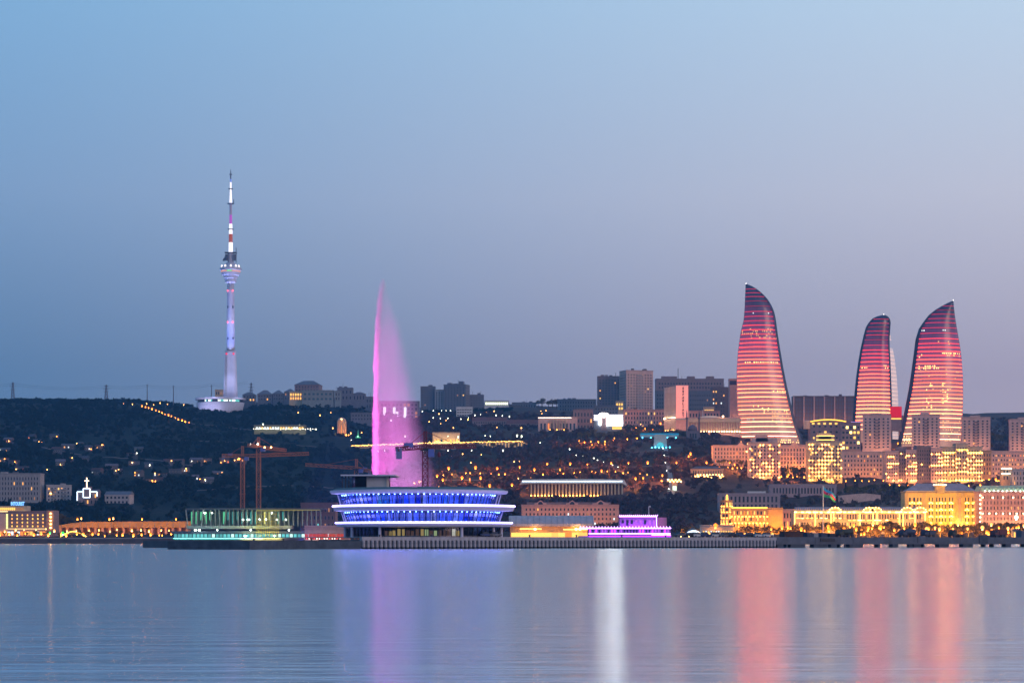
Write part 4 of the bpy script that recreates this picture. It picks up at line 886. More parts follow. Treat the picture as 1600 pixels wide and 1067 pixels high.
# colonnade hall
D = 2585; s_ = S(D)
t, W, H = bld('colonnade_hall', 'long pale colonnade with a low dome roof left of the tallest flame tower', 'building', 1062, 1157, 653, 675, D, 26, 0, pinkish, cols=0, rows=0, plinth=0)
MB().box(-W/2-.6, W/2+.6, -3, 0, H*.72, H).build('entablature', cream, t)
columns(t, -W*.40, W*.48, 22, 0, H*.72, .75, cream, -2.2)
for i in range(22): sconce(t, -W*.40+i*W*.88/21, .5, SCONCE_W, .9, -3.6)
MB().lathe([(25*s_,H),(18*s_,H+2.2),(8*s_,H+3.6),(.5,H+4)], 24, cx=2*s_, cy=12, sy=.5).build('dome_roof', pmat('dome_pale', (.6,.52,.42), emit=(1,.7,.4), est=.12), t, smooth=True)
MB().lathe([(.8,0),(.3,10)], 6).build('obelisk', white, t, ((1099-1109.5)*s_, 10, H+1))
sconce(t, 20*s_, H+2.5, SCONCE_W, 1.4, -2)
# mosque with two minarets
D = 2470; s_ = S(D)
mo = thing('mosque', 'dark domed mosque silhouette with two pointed minarets before the colonnade', 'mosque', (X(1083, D), D, Z(686, D)))
FOOT.append((1066, 1100, 2440, 2510)); mq = pmat('mosque_stone', (.12,.11,.15)); q = lambda py: (686-py)*s_
MB().box(-9*s_,9*s_,0,14,-6,q(673)).build('wall', mq, mo)
MB().lathe([(7.5*s_,q(673)),(7.8*s_,q(670)),(6.5*s_,q(666.5)),(3.5*s_,q(664)),(.3,q(662.5))], 20, cy=7).build('dome', mq, mo, smooth=True)
for dx in (-9.6, 9.6):
    b_ = MB().lathe([(1.5*s_,-4),(1.3*s_,q(655)),(2.1*s_,q(654)),(2.1*s_,q(652)),(1.1*s_,q(651.5)),(1.0*s_,q(646)),(.1,q(639))], 10).build('minaret', mq, mo, (dx*s_, 2, 0))
for dx in (-4, 0, 4): MB().box(dx*s_-1, dx*s_+1, -.15, 0, 1, q(677)).build('window', glassd, mo)
# white screen building
D = 2570; s_ = S(D)
t, W, H = bld('screen_building', 'building with a dazzling white screen front on the slope', 'building', 928, 973.5, 648, 672, D, 14, 0, bluegrey, cols=0, rows=0, cornice=False)
scr = emat('white_screen', (.92,.97,1), 28)
X0 = lambda px: (px-950.75)*s_; Z0 = lambda py: (672-py)*s_
MB().box(X0(951), X0(972.7), -.8, -.2, Z0(664.5), Z0(651.3)).build('screen', scr, t)
MB().box(X0(950.5), X0(973), -.8, -.2, Z0(649.8), Z0(648)).build('light_band', emat('band_lilac', (.8,.8,1), 5), t)
for y0 in (650,653.5,656.5): MB().box(X0(928), X0(935.5), -.8, -.2, Z0(y0), Z0(y0-1.5)).build('light_band', emat('band_lilac', (.8,.8,1), 5), t)
for a in ((936.2,939.2,664,646.4),(948,950.4,665,646.4),(939.25,947.95,646.9,645.2)): MB().box(X0(a[0]), X0(a[1]), -1.6, -.9, Z0(a[2]), Z0(a[3])).build('portal_frame', scr, t)
MB().box(X0(939.3), X0(947.9), -.8, 0, Z0(672), Z0(647)).build('portal_wall', mauve, t)
MB().lathe([(3.2*s_,0),(3.2*s_,.3)], 16).build('clock', emat('clock_glow', (1,.97,.9), 5), t, (X0(943.6), -1, Z0(649.5))).rotation_euler = (radians(90), 0, 0)
for i in range(5): MB().box(-1,1,-.3,0,1,4).build('doorway', L_yel, t, (X0(958+i*3), -.5, 0))
# cyan lit gate and the funicular
D = 2360; s_ = S(D)
g = thing('cyan_gate', 'arched stone gateway flooded with cyan light on the park slope', 'gate', (X(1032, D), D, Z(702, D)))
FOOT.append((1000, 1066, 2290, 2400)); gz = lambda py: (702-py)*s_; gst = pmat('gate_stone', (.30,.42,.45))
pol = [(-11*s_,-4)] + [(-6*s_*cos(pi*i/10), 4+6*s_*sin(pi*i/10)) for i in range(11)] + [(11*s_,-4),(9*s_,gz(678.5)),(-9*s_,gz(678.5))]
MB().prism(pol, 0, 6, 'y').build('arch_wall', gst, g)
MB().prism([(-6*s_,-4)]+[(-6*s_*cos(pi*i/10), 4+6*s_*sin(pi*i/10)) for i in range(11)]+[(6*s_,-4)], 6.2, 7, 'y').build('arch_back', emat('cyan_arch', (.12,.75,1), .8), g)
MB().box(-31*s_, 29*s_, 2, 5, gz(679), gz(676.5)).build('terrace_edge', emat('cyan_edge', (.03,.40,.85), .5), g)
MB().box(-31*s_, 29*s_, 5, 9, gz(682), gz(679.1)).build('terrace', gst, g)
for i in range(6): MB().lathe([(.1,0),(.6,.5),(.1,1)], 6).build('cyan_lamp', emat('lamp_cyan', (.05,.55,1), 40), g, (-14*s_+i*5.6*s_, -4, 1.2+.6*(i % 2)))
for i in range(5): MB().lathe([(.1,0),(.5,.4),(.1,.8)], 6).build('cyan_lamp', emat('lamp_cyan', (.05,.55,1), 40), g, (-28*s_+i*13*s_, 1, gz(684)))
fn = thing('funicular', 'funicular track climbing to the cyan gate from a small lit station', 'railway', (X(1054, 1975), 1975, ground(1054, 1975)))
FOOT.append((1035, 1070, 1930, 2010))
for k in range(14):
    D0, D1 = 1900+k*36, 1900+(k+1)*36; pxf = lambda d: 1052-(d-1900)/520*14
    a = Vector((X(pxf(D0),D0), D0, ground(pxf(D0),D0)+1.2))-fn.location; b = Vector((X(pxf(D1),D1), D1, ground(pxf(D1),D1)+1.2))-fn.location
    m_ = MB()
    for dx in (-1.6, 1.6): m_.bar(a+Vector((dx,0,0)), b+Vector((dx,0,0)), .4)
    m_.bar(a-Vector((0,0,.5)), b-Vector((0,0,.5)), 4.4, 0, .5); m_.build('track', grey, fn)
    if k % 2 == 0: MB().lathe([(.1,0),(.35,.3),(.1,.6)], 6).build('track_lamp', LAMP_WH, fn, a+Vector((-3,0,1)))
z_ = Z(768, 1975)-fn.location.z; s_ = S(1975)
MB().box(-11*s_, 9*s_, 0, 8, z_-6, z_+1).build('station_base', grey, fn); MB().box(-4*s_,4*s_,0,8,z_+1,z_+16*s_).build('station_hall', mauve, fn)
MB().box(-11*s_, 11*s_, -2, 9, z_+16*s_, z_+18*s_).build('station_roof', cream, fn)
MB().box(-3*s_,3*s_,-.4,0,z_+1,z_+9*s_).build('lit_portal', emat('portal_mint', (.75,1,.85), 1.6), fn)
for i in range(8): MB().box(-.4,.4,-.4,.4,0,.6).build('roof_lamp', LAMP_WM, fn, ((-10+i*2.8)*s_, -2.5, z_+15*s_ if i % 2 else z_+18.2*s_))
# white roofed hall with lit pillars
D = 1962; s_ = S(D)
t = thing('pillared_hall', 'long hall with a white sloped roof of blue lights over golden pillars', 'building', (X(896, D), D, Z(775, D)))
FOOT.append((808, 985, 1925, 2000)); hx = lambda px: (px-896)*s_; hz = lambda py: (775-py)*s_
MB().prism([(hx(812),hz(756.5)),(hx(816.5),hz(749.2)),(hx(900),hz(748)),(hx(975),hz(749)),(hx(980.5),hz(760)),(hx(973),hz(755.5)),(hx(822),hz(755.5))], -3, 22, 'y').build('roof', white, t)
MB().box(hx(826), hx(972), 5, 20, -6, hz(755.6)).build('wall', brown, t)
rlm = MB().box(-1.1,1.1,-.3,0,-.45,.45).mesh('roof_light', emat('roof_light_blue', (.6,.8,1), 2.6))
for i in range(36): inst('roof_light', rlm, t, (hx(818+i*4.35), -3.05, hz(752)))
columns(t, hx(830), hx(972), 27, 0, hz(755.6), .8, cream, -.6, 'pillar')
for i in range(27): sconce(t, hx(830)+(hx(972)-hx(830))*i/26, .5, SCONCE_Y, .8, -2.3)
flood(t, 70, (1,.45,.08), 1500, 5, .5)
# long pink hotel with gabled dormers
D = 1790; s_ = S(D)
t, W, H = bld('pink_hotel', 'long pink hotel with three arched gables behind the purple pavilion', 'hotel', 815, 967, 789, 822, D, 18, 0, pinkish, cols=24, rows=4, ww=.42, wh=.5, lit=.14, litm=[L_warm, L_cool, L_dim], bands=1, plinth=.02)
for px, wd in ((846,9),(894,9),(937,12)):
    x_ = (px-891)*s_; d_ = MB().prism([(x_-wd*s_,H),(x_-wd*s_,H+2.2),(x_-wd*.6*s_,H+2.4),(x_,H+4.6),(x_+wd*.6*s_,H+2.4),(x_+wd*s_,H+2.2),(x_+wd*s_,H)], 1, 6, 'y').build('gable', pinkish, t)
    MB().lathe([(1.9,-.1),(1.9,.1)], 12).build('gable_window', glassd, d_, (x_, .95, H+1.5)).rotation_euler = (radians(90),0,0)
MB().box(-W/2+8*s_, W/2-12*s_, 6, 14, H+.26, H+3.0).build('mansard', mauve, t)
# arched shed and low lit stalls
D = 1400; s_ = S(D)
t = thing('arched_shed', 'long barrel roofed shed lit orange behind the right end of the restaurant', 'building', (X(862, D), D, Z(843, D)))
FOOT.append((785, 935, 1370, 1440)); ax = lambda px: (px-862)*s_; az_ = lambda py: (843-py)*s_
pol = [(-2, az_(822))] + [(14-16*cos(pi*i/14), az_(822)+17*s_*sin(pi*i/14)) for i in range(1, 14)] + [(30, az_(822))]
m_ = MB(); m_.prism(pol, ax(795), ax(928), 'x'); m_.build('barrel_roof', pmat('shed_roof', (.48,.42,.46)), t)
for i in range(15): MB().prism([(y_*1.012-.15, z__*1.008+.05) for y_, z__ in pol], ax(797+i*9.2), ax(797.5+i*9.2), 'x').build('roof_rib', grey, t)
MB().box(ax(797), ax(926), 0, 28, -4, az_(822.1)).build('wall', orangest, t)
for i in range(12): MB().box(-2.2,2.2,-.3,0,.8,4.6).build('shopfront', R.choice([L_or, L_yel, L_warm]), t, (ax(804+i*10.5), 0, 0))
strip(t, ax(812), ax(846), az_(826), emat('canopy_glow', (1,.5,.12), 4), -1.5, .6); strip(t, ax(880), ax(922), az_(827), emat('canopy_glow', (1,.5,.12), 4), -1.5, .6)
flood(t, 50, (1,.45,.1), 3500, 9, .6)
for px in (836, 900, 906): MB().lathe([(.2,0),(1,.7),(.2,1.4)], 8).build('flood_lamp', LAMP_WM, t, (ax(px), -4, az_(828)))
# purple pavilion
D = 1320; s_ = S(D)
t = thing('purple_pavilion', 'two tier waterfront pavilion blazing with violet light strips and bulbs', 'building', (X(980, D), D, Z(842, D)))
FOOT.append((895, 1060, 1290, 1370)); ux = lambda px: (px-980)*s_; uz = lambda py: (842-py)*s_
vio = emat('violet_strip', (.38,.03,1), 4); whv = emat('white_violet', (.62,.30,1), 7); pw_ = pmat('pavilion_wall', (.30,.16,.42))
MB().box(ux(905), ux(1049), 0, 26, -4, uz(837)).build('base', pw_, t)
MB().box(ux(920), ux(1048), 3, 24, uz(837), uz(825.5)).build('lower_hall', pw_, t)
MB().box(ux(905), ux(1049.5), -1, 26, uz(825.4), uz(824.6)).build('lower_roof', pw_, t)
MB().box(ux(969), ux(1028), 6, 22, uz(824.5), uz(807)).build('upper_hall', pw_, t)
MB().box(ux(1028.1), ux(1043), 7, 20, uz(824.5), uz(808)).build('upper_annex', pmat('annex_pink', (.45,.22,.28)), t)
MB().box(ux(967), ux(1029), 4, 23, uz(806.9), uz(805.8)).build('upper_roof', pw_, t)
strip(t, ux(905), ux(1048), uz(825), whv, -1.4, .6); strip(t, ux(920), ux(1048), uz(833.4), whv, 2, .45); strip(t, ux(1018), ux(1048), uz(835.5), whv, -.3, .3)
strip(t, ux(920), ux(1048), uz(837.6), vio, -.4, .4); strip(t, ux(968), ux(1027), uz(806.4), whv, 3.6, .5); strip(t, ux(1026), ux(1026.8), uz(815), whv, 3.4, 6)
bl_ = MB().lathe([(.1,0),(.3,.28),(.1,.56)], 6).mesh('bulb', whv)
for i in range(30): inst('bulb', bl_, t, (ux(907+i*4.8), -1.2, uz(823.6)))
for i in range(20): inst('bulb', bl_, t, (ux(969+i*3.1), 4.2, uz(805.4)))
for i in range(26): MB().box(-.55*s_*2,.55*s_*2,-.2,0,uz(831.8),uz(827)).build('pavilion_window', R.choice([glassd, vio, emat('violet_dim', (.5,.12,.8), 1.2), glassd]), t, (ux(922+i*4.9), 2.9, 0))
for i in range(8): MB().box(-.7,.7,-.2,0,uz(822)+R.uniform(0,3),uz(812)).build('upper_window', R.choice([glassd, emat('violet_dim', (.5,.12,.8), 1.2), L_dim]), t, (ux(974+i*7), 5.9, 0))
MB().tube((ux(1015),8,uz(806)),(ux(1015),8,uz(790)),.25,.15).build('flagpole', white, t); MB().box(ux(1015)+.2, ux(1018), 7.9, 8, uz(792), uz(789.5)).build('pennant', white, t)
flood(t, 48, (.30,.02,1), 3200, 4, .3, 120); flood(t, 22, (.45,.1,1), 2200, -3, uz(824), 150, ux(998))
# low canopy building and lit dome right of it
t, W, H = bld('promenade_pavilion', 'flat white pavilion with a lit ribbon window on the promenade', 'building', 1096, 1146, 821, 842, 1420, 12, 0, paleb, cols=12, rows=1, ww=.8, wh=.25, lit=.95, litm=[L_cool, L_yel], plinth=.4, top=.2)
dm = thing('glass_dome', 'small dome traced by white blue arcs on the promenade', 'building', (X(1083, 1430), 1430, Z(843, 1430)))
s_ = S(1430); m_ = MB()
for k in range(4):
    pr = None
    for i in range(13):
        a = pi*i/12; p_ = (-(13-k*2)*s_*cos(a), k*3-4, 2+(13-k*2)*s_*.75*sin(a))
        if pr: m_.bar(pr, p_, .4)
        pr = p_
m_.build('light_arc', emat('arc_white', (.75,.88,1), 2.5), dm)
MB().lathe([(13*s_,-2),(12.5*s_,2),(10*s_,5),(5*s_,7.2),(.3,8)], 20, cy=6).build('shell', bluegrey, dm, smooth=True)
bld('hillside_villa', 'long dim villa with a lit garland terrace below the pediment houses', 'building', 1080, 1130, 728, 744, 2150, 12, 0, mauve, 'hip', cols=12, rows=1, lit=.1, rh=2.5)
tv_ = thing('villa_terrace', 'terrace of little yellow lights in front of the dim long villa', 'terrace', (X(1106, 2080), 2080, Z(744, 2080)))
s_ = S(2080); MB().box(-26*s_, 26*s_, 0, 6, -8, 1).build('platform', beige, tv_)
for i in range(44): MB().box(-.35,.35,-.3,.3,0,.6).build('lamp', LAMP_WM, tv_, ((-26+i*1.2)*s_, -.5-1.2*(i % 3), 1.2-(i % 4)*1.6))

# ------------------------------------------------------------------ the lit town on the east side
WY = [L_yel, L_warm, L_dim]
def pediment(t, x, w_, z, h, mat, y=0): return MB().prism([(x-w_/2,z),(x+w_/2,z),(x,z+h)], y-.3, y+4, 'y').build('pediment', mat, t)
D = 2270; s_ = S(D)
t, W, H = bld('pediment_house', 'beige house with one pediment and arched windows left of the lit apartments', 'building', 1114, 1170, 696, 726, D, 16, 0, beige, cols=11, rows=4, ww=.42, wh=.62, lit=.04, litm=[L_or], bands=2, rmat=rooflav, plinth=.1)
pediment(t, W*.28, 15*s_, H-.4, 4.6, beige); sconce(t, W*.44, H*.7, SCONCE, .9)
t, W, H = bld('pediment_house', 'beige house with a central pediment between the two lit apartment towers', 'building', 1218, 1264, 696, 742, 2290, 16, 0, beige, cols=9, rows=6, ww=.42, wh=.62, lit=.04, litm=[L_or], bands=3, rmat=rooflav)
pediment(t, 0, 15*s_, H-.4, 4.8, beige)
def lit_apart(label, px0, px1, pyt, pyb, D, wall, cols, rows, mat, prob, power, col, crown, sz=.75):
    t, W, H = bld('apartment_tower', label, 'building', px0, px1, pyt, pyb, D, 18, 0, wall, cols=cols, rows=rows, ww=.46, wh=.55, lit=.10, litm=WY, bands=rows-1, group='golden lit apartment towers')
    rh = (H*.94-H*.06)/rows; cw = W*.94/cols
    for r in range(rows+1):
        for c in range(cols+1):
            if R.random() < prob: sconce(t, -W*.47+c*cw+R.uniform(-.15,.15), H*.06+r*rh-.1, mat, sz, -.7)
    for c in range(0, cols+1, 2): MB().box(-W*.47+c*cw-.35, -W*.47+c*cw+.35, -.35, 0, 0, H*.95).build('pilaster', wall, t)
    for c in (1, cols-2):
        for r in range(rows): MB().box(-W*.47+c*cw-.2, -W*.47+(c+1)*cw+.2, -1.4, -.02, H*.06+r*rh-.2, H*.06+r*rh+.55).build('balcony', wall, t)
    for (a, b, z0, z1) in crown:
        MB().box((a-(px0+px1)/2)*S(D), (b-(px0+px1)/2)*S(D), 2, 12, H+.26, (pyb-z1)*S(D)).build('penthouse', wall, t)
    flood(t, W, col, power, 5, .6)
    return t, W, H
t, W, H = lit_apart('golden lit apartment tower with white sparkle and a dark stepped penthouse', 1171, 1219, 691, 749, 2170, beige, 9, 9, SCONCE, .42, 2600, (1,.42,.08), ((1176,1214,0,687),(1182,1200,0,682)))
t, W, H = lit_apart('brightest yellow lit apartment tower with a two step glowing crown', 1263, 1316, 690, 753, 2130, cream, 10, 9, SCONCE, .62, 6500, (1,.45,.05), ((1276,1303,0,684),(1280,1299,0,679)))
for py in (689.5, 683.5): strip(t, (1276-1289.5)*S(2130), (1303-1289.5)*S(2130), (753-py)*S(2130), emat('crown_glow', (1,.55,.12), 4), -.6, .6)
bld('slope_house', 'long plain house front right of the brightest apartment tower', 'building', 1316, 1386, 706, 746, 2200, 16, 0, beige, cols=13, rows=5, ww=.4, wh=.5, lit=.08, litm=[L_or, L_warm], rmat=rooflav)
gt = thing('street_terrace', 'stone street terrace edged with a yellow light line below the long house', 'terrace', (X(1350, 2150), 2150, Z(748, 2150)))
MB().box(-32*S(2150), 34*S(2150), 0, 14, -10, 2).build('retaining_wall', mauve, gt); strip(gt, -30*S(2150), 26*S(2150), 3.2, emat('terrace_line', (1,.62,.08), 7), -.4, .8)
# big lit hotel complex
D = 2050; s_ = S(D)
secs = [(1384,1404,705,5,8,'pale outer wing of the great hotel complex with lamp dotted corner',beige,.5), (1404,1416,699,3,8,'dim recessed stair wing of the great hotel complex',mauve,.35), (1416,1432,703,4,8,'lamp speckled bay of the great hotel complex left of its dark middle',beige,.6),
        (1432,1455,697,6,8,'dark unlit middle block of the great hotel complex',mauve,.05), (1455,1472,700,4,8,'lamp speckled bay of the great hotel complex right of its dark middle',beige,.6),
        (1472,1494,698,5,8,'bright golden bay of the great hotel complex with vertical beams',cream,.75), (1494,1512,693,4,8,'tall golden centre bay of the great hotel complex with raised cornice',cream,.85), (1512,1535,698,5,8,'golden end bay of the great hotel complex beside the orange house',cream,.8)]
for i, (a, b, yt, c, r, lab, wl, pr) in enumerate(secs):
    t, W, H = bld('hotel_wing', lab, 'hotel', a, b-.15, yt, 754, D+(i % 2)*2.5, 18, 0, wl, cols=c, rows=r, ww=.46, wh=.56, lit=.06, litm=WY, rmat=rooflav, group='great lit hotel complex')
    cw = W*.94/c; rh = (H*.94-H*.06)/r
    for k in range(c+1):
        MB().box(-W*.47+k*cw-.25, -W*.47+k*cw+.25, -.3, 0, 0, H*.95).build('pilaster', wl, t)
        for q in range(r):
            if R.random() < pr*(.9 if q in (0,2,4,5,7) else .15): sconce(t, -W*.47+k*cw, H*.06+q*rh+.3, SCONCE, .7, -.75)
    if pr > .7:
        flood(t, W, (1,.44,.07), 2600, 4, .6); strip(t, -W/2, W/2, H*.86, emat('crown_glow', (1,.55,.12), 4), -.6, .5)
    elif pr > .3: flood(t, W, (1,.42,.12), 1000, 4, .6)
bld('orange_house', 'small orange lit house at the end of the great hotel complex', 'building', 1536, 1549, 704, 745, 2080, 14, 0, orangest, cols=3, rows=5, ww=.4, lit=.05)
bld('east_house', 'long beige house with a few lit windows near the right edge', 'building', 1548, 1612, 705, 745, 2180, 16, 0, beige, cols=14, rows=5, ww=.4, wh=.45, lit=.3, litm=[L_or, L_warm], rmat=rooflav)
t, W, H = bld('kiosk_house', 'pale little house with glowing white eaves right of the golden bays', 'building', 1566, 1582, 731, 752, 2000, 10, 0, cream, cols=3, rows=2, lit=.5, litm=WY)
strip(t, -W*.6, W*.4, H, emat('eave_white', (1,.85,.6), 9), -.8, .6); strip(t, -W*.6, W*.3, H*.6, emat('eave_white', (1,.85,.6), 9), -.8, .5)
bld('lavender_house', 'lavender house front with small windows at the right edge', 'building', 1582, 1612, 733, 760, 1990, 14, 0, paleb, cols=6, rows=3, ww=.4, lit=.1)
# tower blocks between the flame towers
for (a, b, yt, yb, DD, lab) in ((1348,1392,648,704,2440,'beige tower block in front of the slimmest flame tower'), (1425,1468,648,702,2440,'beige tower block standing before the flame tower that curls right'),
                           (1503,1547,652,702,2440,'beige tower block just right of the flame towers'), (1578,1622,655,706,2440,'beige tower block cut by the right edge')):
    t, W, H = bld('tower_block', lab, 'building', a, b, yt, yb, DD, 20, -10, beige, cols=6, rows=10, ww=.42, wh=.5, lit=.05, litm=[L_warm, L_dim], group='beige tower blocks', cornice=False, side=1)
    MB().box(-W*.2, W*.15, 5, 12, H+.26, H+3).build('roof_hut', beige, t)
    for r in range(10):
        for x_ in (-W*.02, ): MB().box(x_-1.5, x_+3.5, -1.1, -.02, H*.06+r*H*.088, H*.06+r*H*.088+1).build('balcony', mauve, t)
t, W, H = bld('slab_block', 'brown ribbed slab block between the tallest and slimmest flame towers', 'building', 1240, 1336, 619, 660, 2900, 22, 0, brown, cols=20, rows=6, ww=.5, wh=.55, lit=.0, pane=pmat('blue_dusk_glass', (.10,.10,.18), .3), huts=3)
for i in range(7): MB().box(-W/2+i*W/6-.9, -W/2+i*W/6+.9, -1.2, 0, 0, H).build('rib', pinkish, t)
t, W, H = bld('office_centre', 'low stepped office with a curved golden roof line below the brown slab', 'building', 1266, 1322, 658, 700, 2480, 18, 0, mauve, cols=6, rows=4, ww=.5, wh=.4, lit=.25, litm=[L_yel])
for k in range(10):
    a0, a1 = -1+k*.2, -1+(k+1)*.2; f_ = lambda a: (a*W*.5, -2*(1-a*a), H+2.2*(1-a*a))
    MB().bar(f_(a0), f_(a1), .9).build('roof_light', emat('roof_amber', (1,.55,.05), 3), t)
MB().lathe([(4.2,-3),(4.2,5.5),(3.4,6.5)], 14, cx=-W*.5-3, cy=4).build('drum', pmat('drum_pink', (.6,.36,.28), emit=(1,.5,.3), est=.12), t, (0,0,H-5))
for i in range(6): MB().box(-1.4,1.4,-.3,0,0,2).build('lit_window', L_yel, t, (-W*.42+i*W*.16, -.2, H-3.2))
t, W, H = bld('office_wing', 'dark glazed office wing with bright yellow corner windows', 'building', 1314, 1345, 660, 706, 2400, 14, 0, mauve, cols=5, rows=5, ww=.75, wh=.55, lit=.45, litm=[emat('bright_yellow', (1,.75,.2), 4.5), L_yel])
strip(t, 0, W/2, H+1, emat('violet_line', (.55,.35,1), 2.5), 0, .4)
rbx = thing('red_screen', 'plain bright red screen box between two flame towers', 'screen', (X(1400.5, 2560), 2560, Z(660, 2560)))
s_ = S(2560); MB().box(-8.5*s_, 8.5*s_, 0, 5, 8*s_, 25*s_).build('screen', emat('red_screen_glow', (.85,.01,.03), .75), rbx); MB().box(-8*s_,8*s_,.5,4.5,-10,8*s_-.01).build('base', mauve, rbx)
for i in range(4): MB().box(-1.4,1.4,-.3,.4,5*s_,7*s_).build('base_window', L_yel, rbx, ((-6+i*4)*s_, .3, 0))
# floodlit forecourt lights under the towers
# lower town by the boulevard
t, W, H = bld('grey_institute', 'flat grey institute with tall window bays above the orange corner house', 'building', 1124, 1219, 771, 800, 1830, 18, 0, pmat('institute_wall', (.30,.25,.30)), cols=14, rows=2, ww=.55, wh=.75, lit=.0, rmat=rooflav)
MB().box(-W*.02, W*.27, 3, 10, H+.26, H+2.6).build('roof_hut', white, t)
bld('grey_institute', 'second flat lavender institute with a window strip higher on the slope', 'building', 1204, 1307, 757, 775, 1960, 14, 0, pmat('institute_wall', (.30,.25,.30)), cols=20, rows=1, ww=.6, wh=.6, lit=.0, rmat=rooflav)
rw = thing('retaining_wall', 'short pale retaining wall among dark trees right of the flag', 'wall', (X(1343, 1900), 1900, Z(783, 1900)))
MB().prism([(-33*S(1900),-6),(33*S(1900),-6),(33*S(1900),5.6),(10*S(1900),7),(-12*S(1900),6.2),(-33*S(1900),5)], 0, 2, 'y').build('wall', beige, rw)
# orange corner house
D = 1600; s_ = S(D)
t, W, H = bld('corner_house', 'orange lit corner house with a lantern topped turret on the boulevard', 'building', 1143, 1199, 793, 826, D, 16, 0, orangest, cols=10, rows=3, ww=.5, wh=.6, lit=.65, litm=[L_yel, L_yel, L_or], plinth=.03)
strip(t, -W/2, W/2, H+.5, emat('eave_gold', (1,.45,.06), 6), -.7, .5)
for i in range(11):
    for z_ in (.28,.6): sconce(t, -W/2+i*W/10, H*z_, SCONCE_Y, .6)
tu = MB().lathe([(9.5*s_,-4),(9.5*s_,(826-783)*s_),(10.6*s_,(826-782.5)*s_),(10.6*s_,(826-781)*s_)], 12, cx=-W/2-7*s_, cy=6).build('turret', orangest, t)
MB().lathe([(2*s_,(826-781)*s_),(1.6*s_,(826-776)*s_),(2*s_,(826-775)*s_),(.2,(826-772)*s_)], 8, cx=-W/2-6*s_, cy=5).build('lantern', emat('lantern_gold', (1,.5,.08), 3), tu)
for r in range(4):
    for i in range(5):
        a = radians(-60+i*30); x_, y_ = -W/2-7*s_+9.6*s_*sin(a), 6-9.6*s_*cos(a); zz = (826-817+r*9.2)*s_
        inst('window', winmesh(1.6, 2.4, frame_m, L_yel if R.random() < .6 else glassd), t, (x_, y_, zz), a); sconce(t, x_+.2, zz-.6, SCONCE_Y, .5, y_-.6)
flood(t, W*1.3, (1,.36,.03), 5200, 6, .5)
t, W, H = bld('blank_wall_house', 'house with a plain amber lit wall right of the corner house', 'building', 1199.5, 1223, 794, 826, 1610, 16, 0, orangest, cols=0, rows=0); flood(t, W, (1,.42,.02), 6500, 6, .5)
t, W, H = bld('dim_house', 'dull orange house in shade before the garlanded arcade', 'building', 1223, 1243, 796, 826, 1625, 16, 0, pinkish, cols=4, rows=2, lit=.05, rmat=rooflav); flood(t, W, (1,.35,.1), 900, 6, .5)
# garlanded arcade
D = 1560; s_ = S(D)
t, W, H = bld('garlanded_arcade', 'long low arcade outlined by dazzling yellow light strings behind boulevard trees', 'building', 1241, 1446, 798, 826, D, 18, 0, cream, cols=46, rows=2, ww=.5, wh=.6, lit=.25, litm=WY, plinth=.02, rmat=rooflav)
gl = emat('garland_gold', (1,.55,.12), 4.5)
gl2 = emat('garland_gold_hot', (1,.62,.2), 9); gl3 = emat('garland_gold_dim', (1,.45,.08), 2)
for i in range(56):
    x0_, x1_ = -W/2+W*i/56, -W/2+W*(i+.94)/56
    strip(t, x0_, x1_, H-.4+R.uniform(-.12,.12), R.choice([gl, gl2, gl2, gl]), -.8, R.uniform(.6,1.0), 'light_garland')
    if R.random() < .7: strip(t, x0_, x1_, H*(.62 if i < 22 or i > 40 else .5)+R.uniform(-.1,.1), R.choice([gl, gl3, gl2]), -.8, R.uniform(.3,.6), 'light_garland')
for x_ in (-.498,-.34,-.22,-.2,.0,.1,.13,.3,.33,.42,.498): MB().box(W*x_-.3, W*x_+.3, -.9, -.4, H*.15, H-.9).build('light_drop', gl, t)
for x_ in (-.19,.07,.12,.36,.46):
    MB().prism([(W*x_-5,H),(W*x_+5,H),(W*x_+3,H+2.4),(W*x_,H+3.6),(W*x_-3,H+2.4)], -.5, 3, 'y').build('gable', cream, t)
    for i in range(7): a = pi*i/6; sconce(t, W*x_-4.4*cos(a), H+3*sin(a), SCONCE, .6, -.9)
for i in range(60): MB().lathe([(.25,0),(.3,.9),(.1,1.5)], 6).build('roof_finial', cream, t, (-W*.5+W*i/60, 1, H+.9))
MB().gable(-W/2+2, W/2-2, 3, 17, H+.26, 3.2).build('upper_roof', rooflav, t)
flood(t, W*.8, (1,.42,.05), 6500, 5, .5)
# yellow hotel
D = 1590; s_ = S(D)
t, W, H = bld('yellow_hotel', 'broad four storey golden hotel with a domed turret and grey hipped roof', 'hotel', 1416, 1529, 768, 826, D, 22, 0, pmat('yellow_render', (.66,.48,.18)), cols=0, rows=0, cornice=True, plinth=0)
for (a, b, c) in ((-.48,-.36,2),(-.36,-.28,2),(-.2,-.12,2),(-.1,.06,4),(.08,.16,2),(.3,.38,2),(.4,.48,2)):
    windows(t, W*a, W*b, H*.16, H*.9, c, 4, .42, .58, .03, WY)
    for r in range(4): sconce(t, W*(a+b)/2, H*(.16+.185*r)+.2, SCONCE_Y, .75)
    for r in range(1, 4):
        for q in range(c): sconce(t, W*(a+(b-a)*(q+.5)/c), H*(.16+.185*r)-.35, SCONCE, .5)
for x_ in (-.25,.2,.28,-.5,.5): MB().box(W*x_-1.1, W*x_+1.1, -.6, 0, 0, H).build('pilaster', yellowst, t)
MB().box(W*.2+1.2, W*.28-1.2, -.4, 0, H*.2, H*.85).build('recess_panel', pinkish, t)
MB().hip(-W/2, W/2, 0, 22, H+.3, 6.5, .4).build('upper_roof', rooflav, t)
